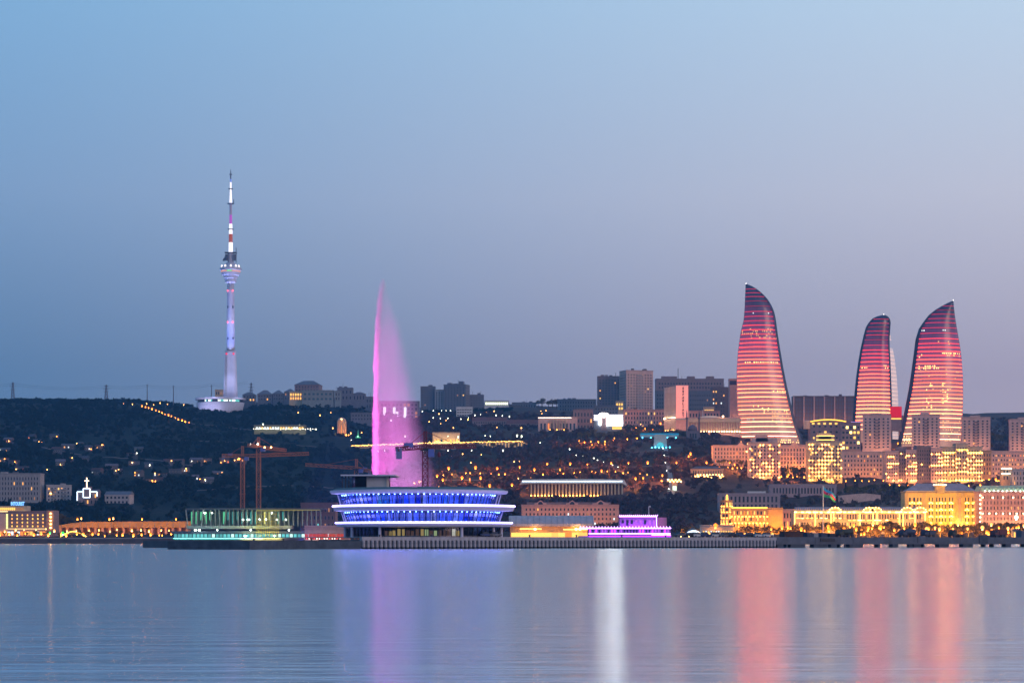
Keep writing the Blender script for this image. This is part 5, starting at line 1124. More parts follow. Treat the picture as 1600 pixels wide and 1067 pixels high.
tr = MB().lathe([(8.5*s_,H-1),(8.5*s_,H+10*s_),(9.4*s_,H+10.2*s_),(9.4*s_,H+11.5*s_),(7.5*s_,H+12*s_),(6.6*s_,H+15*s_),(3.5*s_,H+17.4*s_),(.2,H+18.5*s_)], 12, cx=-W*.03, cy=2).build('turret', yellowst, t)
for i in range(9): a = radians(-80+i*20); sconce(t, -W*.03+9.7*s_*sin(a), H+11.8*s_, SCONCE_W, .45, 2-9.7*s_*cos(a))
for z_ in (.4,.62): MB().box(-W/2-.2, W/2+.2, -.25, .1, H*z_-.2, H*z_).build('string_course', yellowst, t)
flood(t, W, (1,.54,.01), 30000, 12, .5, 124); flood(t, 9, (1,.7,.25), 1600, 2.5, 1.2, 140, W*.24)
# right edge hotel
D = 1560; s_ = S(D)
t, W, H = bld('grand_hotel', 'pink stone hotel with green lit mansard roof at the right edge', 'hotel', 1532, 1634, 768, 826, D, 22, 0, pinkish, cols=18, rows=6, ww=.34, wh=.55, lit=.04, litm=WY, bands=3)
ro = MB().add([(-W/2,0,H+.3),(W/2,0,H+.3),(W/2,22,H+.3),(-W/2,22,H+.3),(-W/2+1.5,2.5,H+5),(W/2-1.5,2.5,H+5),(W/2-1.5,20,H+5),(-W/2+1.5,20,H+5)], [(0,1,5,4),(1,2,6,5),(2,3,7,6),(3,0,4,7),(4,5,6,7)]).build('mansard_roof', pmat('verdigris', (.30,.48,.40)), t)
for i in range(15):
    x_ = -W*.47+i*W*.067; MB().prism([(x_-1.1,H+.8),(x_+1.1,H+.8),(x_+1.1,H+2.8),(x_,H+3.9),(x_-1.1,H+2.8)], .2, 2.6, 'y').build('dormer', pmat('verdigris', (.30,.48,.40)), ro)
    sconce(t, x_+1.8, H+1.0, emat('sconce_mint', (.8,1,.8), 45), .5, -.4)
for i in range(19):
    x_ = -W*.47+i*W*.94/18
    if i % 2 == 0: sconce(t, x_, H*.42, SCONCE_W, .6, -.6)
    if i % 3 == 0: sconce(t, x_, H*.86, SCONCE_W, .6, -.6)
    if i % 4 == 0: MB().box(x_-.5, x_+.5, -.4, 0, 0, H*.95).build('pilaster', pinkish, t)
for i in range(7): sconce(t, -W*.5-.4, H*(.2+.12*i), SCONCE_W, .7, -.8)
flood(t, W, (1,.48,.18), 6000, 6, .5)
t, W, H = bld('glass_kiosk', 'small glowing kiosk near the pier trucks at the right edge', 'kiosk', 1583, 1592, 827, 842, 1380, 6, 0, grey, cols=2, rows=1, ww=.8, wh=.7, lit=1, litm=[L_cool, L_yel])

# ------------------------------------------------------------------ flag
D = 1390; s_ = S(D)
fg = thing('flagpole', 'tall white flagpole flying a blue, red and green flag over the boulevard', 'flag', (X(1286, D), D, Z(843, D)))
MB().lathe([(.45,0),(.4,2),(.28,(843-758)*s_)], 8).build('pole', white, fg)
stripe = [pmat('flag_blue', (.05,.42,.68), .8), pmat('flag_red', (.72,.03,.09), .8), pmat('flag_green', (.08,.48,.16), .8)]
def flag_pt(u, v):
    px = 1286.6+u*19.4; py = 759+v*(15-6*u)+u*16+1.2*sin(u*7+v)
    return ((px-1286)*s_, .9*sin(u*7+v*1.5)+.3, (843-py)*s_)
for k in range(3):
    m_ = MB(); n = 14
    for i in range(n):
        for j in range(2):
            u0, u1 = i/n, (i+1)/n; v0, v1 = (k+j/2)/3, (k+(j+1)/2)/3
            m_.quad(flag_pt(u0,v0), flag_pt(u0,v1), flag_pt(u1,v1), flag_pt(u1,v0))
    m_.build('stripe', stripe[k], fg, smooth=True)
def emblem(pts, nm):
    m_ = MB(); c = [Vector(flag_pt(u, v))+Vector((0,-.12,0)) for u, v in pts]; m_.add(c, [tuple(range(len(c)))]); m_.build(nm, white, fg)
for i in range(10):   # crescent from narrow quads
    a0, a1 = radians(50+26*i), radians(50+26*(i+1)); q = lambda a, r, o: (.47+o+r*cos(a)*.8, .5+r*sin(a))
    emblem([q(a0,.115,0), q(a1,.115,0), q(a1,.085,.018), q(a0,.085,.018)], 'crescent')
emblem([(.585+(.062 if i % 2 == 0 else .028)*cos(pi*i/8)*.8, .5+(.062 if i % 2 == 0 else .028)*sin(pi*i/8)) for i in range(16)], 'star')
spot(fg, (2, -14, 1), (5, 0, 31), (1,.95,.85), 9000, 40, rad=.3)

# ------------------------------------------------------------------ tower cranes
def lattice(m, p, q, w_, n, t_=.3, up=Vector((0,1,0)), tri=False):
    p = Vector(p); q = Vector(q); d = (q-p); L = d.length; d.normalize(); u = d.cross(up).normalized(); v = u.cross(d).normalized()
    cs_ = [u*w_/2+v*w_/2, -u*w_/2+v*w_/2, -u*w_/2-v*w_/2, u*w_/2-v*w_/2]
    for c in cs_: m.bar(p+c, q+c, t_)
    for i in range(n):
        a, b = p+d*L*i/n, p+d*L*(i+1)/n
        for k in range(4):
            c0, c1 = cs_[k], cs_[(k+1) % 4]
            m.bar(a+c0, b+c1, t_*.7) if i % 2 else m.bar(a+c1, b+c0, t_*.7)
            m.bar(b+c0, b+c1, t_*.7)
def crane(label, px, D, pyb, pys, pyt, jib, cjib, mat, wmast=2.2, th=.32, weight=True, hook=None, lights=()):
    s = S(D); t = thing('tower_crane', label, 'crane', (X(px, D), D, Z(pyb, D)), 0, 'tower cranes')
    z = lambda py: (pyb-py)*s; H = z(pys)
    m = MB(); lattice(m, (0,0,0), (0,0,H), wmast, max(6, int(H/wmast*.8)), th); m.build('mast', mat, t)
    m = MB(); lattice(m, (0,0,H), (0,0,z(pyt)), wmast*.55, 5, th*.9); m.build('tower_head', mat, t)
    MB().box(-wmast*.9,wmast*.9,-wmast*.9,wmast*.9,H-.5,H+.3).build('slewing_ring', darkm, t)
    MB().box(-wmast*.8,wmast*.8,-wmast*.8,wmast*.8,H*.55,H*.55+.3).build('climbing_frame', mat, t)
    MB().box(.6*wmast,1.7*wmast,-1.4*wmast,-.2*wmast,H-2.4,H).build('cab', pmat('crane_cab', (.10,.14,.42), .5), t)
    tips = []
    for nm, (jx, jy, jp, w_) in (('jib', jib), ('counter_jib', cjib)):
        e = Vector((jx*s, jy, z(jp))); m = MB(); lattice(m, (0,0,H+.8), e, w_, max(6, int(e.xy.length/w_*.6)), th, Vector((0,0,1))); m.build(nm, mat, t); tips.append(e)
        m = MB(); m.bar((0,0,z(pyt)), Vector((0,0,H+.8))+(e-Vector((0,0,H+.8)))*.72, .16); m.build('tie_rod', mat, t)
    e = tips[1]
    if weight:
        k = MB(); c = Vector((0,0,H+.8))+(e-Vector((0,0,H+.8)))*.93
        k.box(c.x-.9,c.x+.9,c.y-.8,c.y+.8,c.z-3.2,c.z+.2); k.build('counterweight', pmat('crane_ballast', (.16,.19,.36)), t)
        c = Vector((0,0,H+.8))+(e-Vector((0,0,H+.8)))*.6; MB().box(c.x-1.5,c.x+1.5,c.y-.7,c.y+.7,c.z+.3,c.z+1.6).build('winch_box', pmat('crane_cab', (.10,.14,.42), .5), t)
    if hook:
        hx_, hy0, hy1 = hook; k = MB(); k.bar((hx_*s,0,z(hy0)),(hx_*s,0,z(hy1)),.18); k.build('hoist_rope', darkm, t)
        MB().lathe([(.1,0),(.6,.5),(.5,1.3),(.2,1.8)], 8).build('hook_block', mat, t, (hx_*s,0,z(hy0)-.9))
    for (lx, ly, lm) in lights: MB().lathe([(.1,0),(.5,.5),(.1,1)], 6).build('crane_lamp', lm, t, (lx*s, -1.5, z(ly)))
    return t
orc = pmat('crane_orange', (.40,.15,.08), .6); rdc = pmat('crane_red', (.15,.022,.04), .6)
crane('orange tower crane with a long level jib above the construction site', 379, 1502, 843, 714, 697, (102,6,708,2.0), (-31,-3,712,2.0), orc, 2.6, .34, lights=((-5,718,LAMP_OR),))
crane('taller orange tower crane whose short jib carries yellow work lights', 404, 1497, 843, 700, 683, (36,24,701,1.8), (-13,-9,696,1.8), orc, 2.8, .34, False, lights=((-12,695,LAMP_WH),(-1,695,LAMP_WH),(10,700,LAMP_WM),(20,700,LAMP_WM)))
crane('orange tower crane with a jib pointing left beside the restaurant roof', 557, 1400, 843, 733, 717, (-81,10,725,1.9), (22,-2,736,1.9), orc, 2.6, .34)
crane('red tower crane with blue cab standing before the fountain', 664.5, 690, 839.6, 702, 674, (76,14,694,1.1), (-42,-8,703,1.2), rdc, 1.7, .30, hook=(21.5,710,738))

# ------------------------------------------------------------------ pylons and power lines
def pylon(px, pyt, pyb, D, label, lattice_=True):
    s = S(D); H = (pyb-pyt)*s; t = thing('power_pylon', label, 'pylon', (X(px, D), D, Z(pyb, D)-4), 0, 'power pylons on the ridge'); H += 4
    m = MB()
    if lattice_:
        for sx_ in (-1,1):
            for sy_ in (-1,1): m.bar((2.6*sx_,2.6*sy_,0),(.5*sx_,.5*sy_,H),.45)
        for i in range(7):
            a, b = i/7, (i+1)/7; wa, wb_ = 2.6-2.1*a, 2.6-2.1*b
            for sy_ in (-1,1): m.bar((-wa,sy_*wa,H*a),(wb_,sy_*wb_,H*b),.3); m.bar((wa,sy_*wa,H*a),(-wb_,sy_*wb_,H*b),.3)
    else: m.tube((0,0,0),(0,0,H),.75,.4,6)
    m.build('mast', bluegrey, t)
    for k, wd in ((.93,3.2),(.8,4.6),(.66,3.6)):
        if lattice_ or k > .9: MB().bar((-wd if lattice_ else -1.5,0,H*k),(wd if lattice_ else 1.5,0,H*k),.45).build('cross_arm', bluegrey, t)
pyl = [(20,597,626,2960,1),(166,601,628,2960,1),(230,600,627,2960,0),(271,602,628,2960,0),(330.5,601,628,2990,0),(392.5,598,628,3000,1)]
for i, (a, b, c, d, l) in enumerate(pyl):
    pylon(a, b, c, d, ['lattice power pylon nearest the left edge of the ridge', 'lattice power pylon on the ridge between left edge and the thin poles', 'thin power pole left of another one on the ridge', 'thin power pole right of its twin, before the tower podium', 'thin power pole touching the tower podium on its left', 'lattice power pylon on the ridge just right of the television tower'][i], l)
for k in range(-1, 5):
    pl = [(-130,598,626,2960,1)] + pyl
    a, b = pl[k+1], pl[k+2]; m = MB()
    for hh in (.93,.8):
        za, zb_ = Z(a[1],a[3])+ (hh-1)*20, Z(b[1],b[3])+(hh-1)*20; pr = None
        for i in range(11):
            u = i/10; p_ = (X(a[0],a[3])+(X(b[0],b[3])-X(a[0],a[3]))*u, 2960, za+(zb_-za)*u-4*(b[0]-a[0])/140*4*u*(1-u))
            if pr: m.bar(pr, p_, .16)
            pr = p_
    tag(m.build('power_line', darkm), 'pair of power lines sagging along the ridge, %s span from the left' % nth(k+1), 'cable', 'power line spans')

# ------------------------------------------------------------------ vehicles and freight on the pier
def truck(px, length, label, col, body, yaw=0):
    x_, y_ = on_pier(px); t = thing('truck', label, 'truck', (x_, y_, 3.2), aP+yaw, 'trucks parked on the pier'); L_ = length
    wh = MB().tube((0,-.22,0),(0,.22,0),.52,.52,12).mesh('wheel', darkm)
    for k in (.12,.62,.86) if L_ > 5 else (.15,.8):
        for y0 in (-1.05,1.05): inst('wheel', wh, t, (-L_/2+L_*k, y0, .52))
    MB().box(-L_/2,L_/2,-.9,.9,.55,.85).build('chassis', darkm, t)
    MB().prism([(-L_/2,.85),(-L_/2+1.9,.85),(-L_/2+1.9,2.5),(-L_/2+.4,2.5),(-L_/2,1.6)], -1.1, 1.1, 'y').build('cab', col, t)
    MB().prism([(-L_/2+.05,1.62),(-L_/2+.42,2.4),(-L_/2+1.2,2.4),(-L_/2+1.2,1.62)], -1.12, 1.12, 'y').build('cab_window', glassd, t)
    if body == 'tank': MB().tube((-L_/2+2.2,0,1.75),(L_/2-.1,0,1.75),.95,.95,14).build('tank', col, t)
    elif body == 'tipper': MB().prism([(-L_/2+2.1,.9),(L_/2-.3,.9),(L_/2+.1,2.3),(-L_/2+2.0,2.3)], -1.15, 1.15, 'y').build('tipper_body', col, t)
    elif body == 'flat': MB().box(-L_/2+2.1,L_/2,-1.1,1.1,.87,1.1).build('flatbed', col, t)
    else: MB().box(-L_/2+2.1,L_/2,-1.15,1.15,.9,2.7).build('cargo_box', col, t)
    return t
tb_ = pmat('truck_blue', (.05,.06,.10), .5); tg_ = pmat('truck_olive', (.05,.055,.04), .6); tr_ = pmat('truck_red', (.14,.03,.03), .5)
truck(1418, 6.2, 'dark blue tank truck parked first from the left of the pier lorries', tb_, 'tank')
truck(1450, 5.0, 'short dark blue truck behind the tank truck on the pier', tb_, 'tipper')
truck(1494, 5.2, 'low flatbed truck standing alone mid pier', tg_, 'flat')
truck(1560, 5.6, 'dark red box truck toward the right end of the pier', tr_, 'box')
truck(1320, 6.4, 'long olive tank truck with big wheels beside the containers', tg_, 'tank')
def freight(px, l, h, label, m_, cat='container', ribs=True):
    x_, y_ = on_pier(px); t = thing('freight_container', label, cat, (x_, y_, 3.2), aP, 'freight standing on the pier')
    MB().box(-l/2,l/2,-1.2,1.2,0,h).build('body', m_, t)
    if ribs:
        n_ = int(l/.6)
        for i in range(n_): MB().box(-l/2+(i+.3)*l/n_,-l/2+(i+.6)*l/n_,-1.3,-1.2,.1,h-.1).build('rib', m_, t)
freight(1236, 7.6, 1.9, 'long rusty brown container at the start of the concrete pier', pmat('rust_brown', (.09,.045,.035), .8, var=.4))
freight(1261, 2.2, 1.5, 'small grey crate just right of the brown container', tb_); freight(1271, 1.9, 1.3, 'pale grey cabin between two small crates on the pier', grey); freight(1284, 2.6, 1.4, 'square grey crate second from the tank truck', tb_); freight(1297, 2.4, 1.2, 'dark crate next to the olive tank truck', darkm)
freight(1596, 2.6, 2.3, 'blue grey cabin standing at the right edge of the pier', bluegrey)
br = thing('loading_boom', 'thin dark loading boom spanning over the pier between two trucks', 'boom', (*on_pier(1522, 8), 3.2), aP)
MB().bar((-5,0,2.2),(7,0,3.0),.16).build('boom', darkm, br); MB().bar((7,0,3.0),(9,0,.1),.16).build('leg', darkm, br); MB().bar((-5,0,2.2),(-5.6,0,0),.16).build('leg', darkm, br); MB().box(8.5,11,-.8,.8,0,.9).build('base', tr_, br)

def on_jetty(px, dy):
    n_ = Vector((-sin(aJ), cos(aJ), 0))*dy
    for i in range(2001):
        c = PM+(PB-PM)*(i/2000)+n_
        if 800+c.x/c.y*F >= px: break
    return c.x, c.y, zj+.1
def car(px, dy, label, col, rz=0):
    t = thing('parked_car', label, 'car', on_jetty(px, dy), aJ+rz, 'cars parked on the jetty')
    MB().prism([(-2.1,.35),(2.1,.35),(2.15,.75),(1.9,.92),(-1.95,.95),(-2.15,.8)], -.85, .85, 'y').build('body', col, t)
    MB().prism([(-1.5,.95),(1.0,.93),(.45,1.45),(-1.0,1.48)], -.74, .74, 'y').build('cabin', glassd, t)
    wh_ = MB().tube((0,-.1,0),(0,.1,0),.33,.33,10).mesh('wheel', darkm)
    for x_ in (-1.3,1.3):
        for y_ in (-.8,.8): inst('wheel', wh_, t, (x_, y_, .33))
    hl = MB().box(-.04,.04,-.16,.16,-.08,.08).mesh('headlight', framew)
    for y_ in (-.6,.6): inst('headlight', hl, t, (2.12, y_, .68))
cc_ = [pmat('car_blue', (.03,.05,.14), .3, .3), pmat('car_grey', (.12,.12,.13), .3, .3), pmat('car_dark', (.02,.02,.025), .3, .3), pmat('car_white', (.5,.5,.5), .35)]
car(758, 6, 'dark blue car parked at the right foot of the round restaurant', cc_[0]); car(772, 6, 'grey car beside the dark blue one near the restaurant', cc_[1])
for i in range(11): car(1062+i*13.5+R.uniform(-2,2), 4+R.uniform(-1,1), 'parked car on the far jetty stretch, %s from the restaurant side' % nth(i), R.choice(cc_), R.choice([0, pi]))

# ------------------------------------------------------------------ trees
leafm = pmat('foliage', (.15,.11,.04), .9, var=.55, scale=.5, spec=.1); leafp = pmat('foliage_park_cast', (.085,.046,.042), .9, var=.5, scale=.3, spec=.1); leaft = pmat('foliage_town_cast', (.105,.060,.050), .9, var=.5, scale=.3, spec=.1); leafd = pmat('foliage_dark', (.014,.030,.022), .9, var=.5, scale=.3, spec=.1)  # park and town foliage browned to carry the city-light cast in colour
barkm = pmat('bark', (.06,.045,.03), .95)
def leaf_quads(n, rx, rz, size, clumps, seed, conic=False):
    g = np.random.default_rng(seed); cs_ = []
    for i in range(clumps):
        d = g.normal(size=3); d /= np.linalg.norm(d); r = g.uniform(.35,.8); cs_.append(d*r*np.array([rx,rx,rz]))
    cs_ = np.array(cs_); idx = g.integers(0, clumps, n)
    d = g.normal(size=(n,3)); d /= np.linalg.norm(d, axis=1)[:,None]
    p = cs_[idx] + d*(g.uniform(.1,.45,(n,1))*np.array([rx,rx,rz])*1.0)
    if conic:
        u = g.uniform(0,1,n); a = g.uniform(0,2*pi,n); rr = rx*(1-u)**.8*g.uniform(.5,1,n); p = np.stack([rr*np.cos(a), rr*np.sin(a), (u*2-1)*rz], 1)
    u = g.normal(size=(n,3)); u /= np.linalg.norm(u, axis=1)[:,None]; v = np.cross(u, g.normal(size=(n,3))); v /= np.linalg.norm(v, axis=1)[:,None]
    sz = size*g.uniform(.6,1.3,(n,1)); u = u*sz; v = v*sz*.6
    return np.stack([p-u, p-v, p+u, p+v], 1)
def quad_mesh(name, Q, mat):
    n = len(Q); me = bpy.data.meshes.new(name); me.vertices.add(n*4); me.vertices.foreach_set('co', Q.reshape(-1).astype(np.float32))
    me.loops.add(n*4); me.loops.foreach_set('vertex_index', np.arange(n*4, dtype=np.int32)); me.polygons.add(n)
    me.polygons.foreach_set('loop_start', np.arange(0, n*4, 4, dtype=np.int32)); me.materials.append(mat); me.update(calc_edges=True); return me
CR = []
for i in range(5):
    Q = leaf_quads(650, 1, .8, .13, 13, 40+i); CR.append(quad_mesh('crown', Q, leafm))
CRC = [quad_mesh('crown', leaf_quads(500, 1, 1, .14, 5, 60, True), leafd)]
tm = MB(); tm.tube((0,0,0),(.02,.01,.55),.055,.04,7); 
for a in range(5): tm.tube((.02,.01,.38+.04*a),(.26*cos(a*1.3),.26*sin(a*1.3),.75+.03*a),.025,.01,5)
TRK = tm.mesh('trunk', barkm)
def tree(px, D, h, w_, label, group, zb=None, conic=False, name='tree', added_uplight=0):
    z = ground(px, D) if zb is None else zb
    t = thing(name, label, 'tree', (X(px, D), D, z), R.uniform(0, 6), group)
    inst('trunk', TRK, t, (0,0,-.3), 0, (h*.9,h*.9,h*.95 if not conic else h))
    inst('crown', CRC[0] if conic else R.choice(CR), t, (0,0,h*(.62 if not conic else .54)), R.uniform(0,6), (w_/2, w_/2, h*.42 if not conic else h*.5))
    if added_uplight:  # fixture and point light added to brighten the tree
        inst('added_uplight', UPL, t, (R.uniform(-1,1), -h*.35, .1))
        l = bpy.data.lights.new('added_tree_lamp', 'POINT'); l.energy = added_uplight*R.uniform(.4,1.5); l.color = (1,.36,.03); l.shadow_soft_size = .25
        o = bpy.data.objects.new('added_tree_lamp', l); COL.objects.link(o); o.parent = t; o.location = (R.uniform(-1,1), -h*.4, h*R.uniform(.15,.4))
    return t
UPL = MB().lathe([(.2,0),(.25,.3),(.15,.4)], 6).mesh('added_uplight', darkm)
def row(px0, px1, n, D, h0, h1, desc, group, jit=6, conic=0, wf=(.75,1.1), up=0):
    ps = sorted(px0+(px1-px0)*(i+R.uniform(.2,.8))/n for i in range(n))
    for i, p in enumerate(ps):
        h = R.uniform(h0, h1); c = R.random() < conic
        tree(p, D+R.uniform(-jit, jit)*2, h, h*R.uniform(*wf)*(.5 if c else 1), ('%s, %s from the left' % (desc, nth(i))), group, conic=c, added_uplight=up if R.random() < .8 else 0)
row(1060, 1240, 13, 1460, 7, 11, 'boulevard tree before the orange corner house', 'boulevard trees before the corner house', up=20000)
row(1240, 1450, 20, 1450, 10, 14, 'round boulevard tree before the garlanded arcade', 'boulevard trees before the arcade', up=20000)
row(1440, 1610, 15, 1470, 10, 13.5, 'round boulevard tree before the golden and pink hotels', 'boulevard trees before the hotels', up=20000)
row(1310, 1450, 10, 1390, 5, 8, 'low front tree behind the pier', 'front boulevard trees', up=20000)
row(1450, 1610, 10, 1395, 5, 8, 'low front tree behind the parked trucks', 'front trees behind trucks', up=20000)
row(815, 975, 15, 2030, 6, 10, 'dark tree under the pillared hall', 'trees under the pillared hall', 10, .3, up=3000)
row(1316, 1420, 12, 1960, 7, 11, 'dark tree below the street terrace', 'trees below the street terrace', 14, .4)
row(1222, 1262, 6, 2120, 8, 13, 'tree between the two golden apartment towers', 'trees between golden towers', 6, .3)
row(1118, 1170, 6, 2180, 6, 9, 'tree before the pediment house', 'trees before the pediment house', 5)
row(986, 1080, 12, 2520, 8, 12, 'park tree behind the cyan gate', 'trees behind the cyan gate', 12, .2)
row(905, 985, 9, 2500, 8, 12, 'tree before the white screen building', 'trees before the screen building', 8, .2)
row(640, 830, 14, 2405, 6, 10, 'dark tree below the garlanded terrace', 'trees below the terrace', 8, .5)
row(752, 800, 5, 3110, 5, 8, 'skyline tree beside the floodlit windows', 'skyline trees', 5); row(838, 874, 5, 3140, 10, 15, 'skyline tree left of the dark block row', 'skyline trees by the block row', 5)
row(1545, 1582, 6, 2700, 14, 20, 'tall dark tree between the tower blocks', 'trees between tower blocks', 10)
row(86, 240, 14, 1500, 3.5, 5.5, 'small promenade tree by the overpass', 'promenade trees by the overpass', 4, up=500); row(84, 128, 5, 1700, 9, 13, 'dark tree between the hotel and the overpass', 'trees behind the hotel', 10)
row(0, 84, 7, 1520, 3.5, 5, 'small promenade tree before the hotel', 'promenade trees before the hotel', 4, up=500)

HILL_ROADS = [((222,635),(262,650),(302,664),(345,668),(400,675)), ((255,690),(330,691),(420,694),(505,701)), ((300,770),(380,763),(460,760),(530,765)), ((815,737),(900,733),(985,731),(1055,728)), ((640,755),(700,752),(760,752),(810,745)), ((60,700),(140,715),(240,720),(330,735))]
for q in HILL_ROADS:
    for (a, b), (c, d) in zip(q, q[1:]):
        for i in range(6):
            px = a+(c-a)*(i+.5)/6; dd = findD(px, b+(d-b)*(i+.5)/6); FOOT.append((px-abs(c-a)/12-1, px+abs(c-a)/12+1, dd-14, dd+7))
# woodland: the scrub and far trees that read as one mass
TPL = [leaf_quads(70, 1, .75, .30, 7, 80+i) for i in range(8)]
def clear(px, D):
    for a, b, c, d in FOOT:
        if a <= px <= b and c <= D <= d: return False
    return True
def wood(name, label, n, pr, dr, dens, hr, mat):
    out = []
    for _ in range(n*6):
        if len(out) >= n: break
        px = R.uniform(*pr); D = R.uniform(*dr)
        if R.random() > dens(px, D) or not clear(px, D): continue
        q = TPL[R.randrange(8)]; a = R.uniform(0, 6.28); c_, s__ = cos(a), sin(a); h = R.uniform(*hr)
        M_ = np.array([[c_,-s__,0],[s__,c_,0],[0,0,1]])*1.0
        v = q.reshape(-1,3)@M_.T; v = v*np.array([h*.55,h*.55,h*.55]); v = v+np.array([X(px,D), D, ground(px,D)+h*.35]); out.append(v.reshape(-1,4,3))
    o = inst(name, quad_mesh(name, np.concatenate(out), mat)); tag(o, label, 'woodland', None, 'stuff'); return o
def noise2(x, y): return .5+.25*sin(x*.021+1.3*sin(y*.006))+.25*sin(y*.017+1.7*sin(x*.013))
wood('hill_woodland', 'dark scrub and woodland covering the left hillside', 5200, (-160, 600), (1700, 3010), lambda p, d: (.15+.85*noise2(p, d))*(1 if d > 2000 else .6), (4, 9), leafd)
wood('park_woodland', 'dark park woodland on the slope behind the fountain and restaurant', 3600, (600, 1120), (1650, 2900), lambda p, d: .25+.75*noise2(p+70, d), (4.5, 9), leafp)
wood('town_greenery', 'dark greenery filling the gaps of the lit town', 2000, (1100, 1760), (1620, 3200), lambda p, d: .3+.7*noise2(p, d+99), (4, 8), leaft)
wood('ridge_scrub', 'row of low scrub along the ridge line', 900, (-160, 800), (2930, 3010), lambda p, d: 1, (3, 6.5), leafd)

# ------------------------------------------------------------------ hillside houses
hs_ = [(4,709),(11,694),(48,688),(84,686),(32,738),(3,725),(70,741),(87,710),(107,703),(105,722),(121,699),(138,706),(155,704),(149,745),(175,735),(207,714),(216,709),(209,728),(231,732),(232,757),(214,748),(249,747),(247,758),(264,731),(275,728),(273,742),(305,727),(305,751),(316,757),(324,726),(351,727),(373,724),(326,759),(60,695),(130,722),(185,742),(20,730),(94,730),(290,740),(340,745)]
hs_.sort()
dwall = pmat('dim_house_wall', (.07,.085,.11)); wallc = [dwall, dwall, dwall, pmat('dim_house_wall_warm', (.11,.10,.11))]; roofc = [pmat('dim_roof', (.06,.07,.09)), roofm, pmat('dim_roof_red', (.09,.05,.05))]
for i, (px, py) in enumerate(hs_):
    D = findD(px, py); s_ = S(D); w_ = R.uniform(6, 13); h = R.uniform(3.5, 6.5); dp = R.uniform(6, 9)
    t = thing('hillside_house', 'small pale house on the dark hillside, %s from the left' % nth(i), 'house', (X(px, D), D, ground(px, D)), R.uniform(-.4,.4), 'houses on the dark hillside')
    wl = R.choice(wallc); MB().box(-w_/2,w_/2,0,dp,-6,h).build('wall', wl, t)
    if R.random() < .6: MB().gable(-w_/2,w_/2,0,dp,h,R.uniform(1.5,2.6)).build('roof', R.choice(roofc), t)
    else: MB().box(-w_/2-.3,w_/2+.3,-.3,dp+.3,h,h+.4).build('roof', R.choice(roofc), t)
    n = R.choice([2,3,4])
    for k in range(n):
        pm = R.choice([L_warm, L_or, L_cool]) if R.random() < .3 else glassd
        inst('window', winmesh(1.4, 1.6, framew, pm), t, (-w_/2+(k+.5)*w_/n, 0, h*.4))
    for k in range(R.choice([0,1,1,2])): MB().lathe([(.1,0),(.3,.28),(.1,.56)], 6).build('porch_lamp', R.choice([LAMP_OR, LAMP_OR, LAMP_WM, LAMP_WH]), t, (R.uniform(-w_/2,w_/2), -1.2, R.uniform(2.2,h)))

# ------------------------------------------------------------------ street lamps
def lamp_mesh(mat, r):
    return MB().lathe([(r*.3,-r*.8),(r*.85,-r*.45),(r,0),(r*.85,r*.5),(r*.3,r)], 8, 0).lathe([(.1,-r*.8-.55),(.36,-r*.8-.35),(.36,-r*.8-.15),(.12,-r*.8-.01)], 6, 1).mesh('lantern', [GLOBE[mat.name], mat])
_LM = {}
def lamps(pts, mat, desc, group, h=8, r=.55, lo=1400, D=None, hi=3050):
    r *= 1.15
    key = (mat.name, r)
    if key not in _LM: _LM[key] = (lamp_mesh(mat, r), MB().tube((0,0,0),(0,0,1),.14,.09,6).mesh('pole', darkm))
    lm, pm = _LM[key]
    for i, (px, py) in enumerate(sorted(pts)):
        d = D or findD(px, py, h, lo, hi); g_ = ground(px, d); zl = Z(py, d)
        if zl-g_ < 2 or zl-g_ > 25: g_ = zl-h
        t = thing('street_lamp', '%s, %s from the left' % (desc, nth(i)), 'street lamp', (X(px, d), d, g_), 0, group)
        inst('pole', pm, t, (0,0,-1), 0, (1,1,zl-g_-r+1)); inst('lantern', lm, t, (0,0,zl-g_), 0, [R.uniform(.6,1.2)]*3)
        if mat is LAMP_OR and r >= .8 and 'ridge' not in desc:
            l = bpy.data.lights.new('lamp_bulb', 'POINT'); l.energy = (26000 if D is None else 8000)*R.uniform(.5,1.5); l.color = (1,.32,.03); l.shadow_soft_size = .25
            o = bpy.data.objects.new('lamp_bulb', l); COL.objects.link(o); o.parent = t; o.location = (0,-.6,zl-g_-r-.6)
Rj = lambda a, b, n, y, j=1.5: [(a+(b-a)*i/(n-1)+R.uniform(-j,j), y+R.uniform(-.6,.6)) for i in range(n)]
lamps(Rj(1063,1207,11,834,.8), LAMP_WM, 'warm white promenade lamp above the sheet pile jetty', 'promenade lamps behind the jetty', r=.85, D=1335)
lamps([(1154,821),(1118,820.5),(1231,823),(1252,826),(1222,823),(1294,822),(1295,827),(1334,820),(1376,823),(1357,824),(1430,819),(1319,826),(1346,829),(1205,826)], LAMP_OR, 'orange boulevard lamp before the corner house and arcade', 'orange boulevard lamps', r=1.0, D=1420)
lamps([(1448,826),(1468,826),(1489,826),(1512,826),(1429,827),(1461,824),(1364,818),(1497,819),(1549,819),(1535,824),(1575,825),(1600,821),(1405,828)], LAMP_WM, 'warm boulevard lamp before the golden hotel', 'warm boulevard lamps', r=.9, D=1410)
lamps([(R.uniform(1225,1605), R.uniform(822,834)) for _ in range(30)], LAMP_OR, 'small orange lamp under the boulevard trees', 'small lamps under the boulevard trees', h=5, r=.6, D=1383)
lamps([(1588,808)], LAMP_WH, 'dazzling white lamp before the pink stone hotel', 'single white lamp', r=1.3, D=1430)
lamps([(692,749),(701,731),(722,746),(734,748),(743,730),(751,746),(777,731),(812,729),(683,743),(655,752),(765,758),(800,757)], LAMP_OR, 'big orange lamp among slope trees behind the restaurant', 'orange slope lamps behind the restaurant', r=.95)
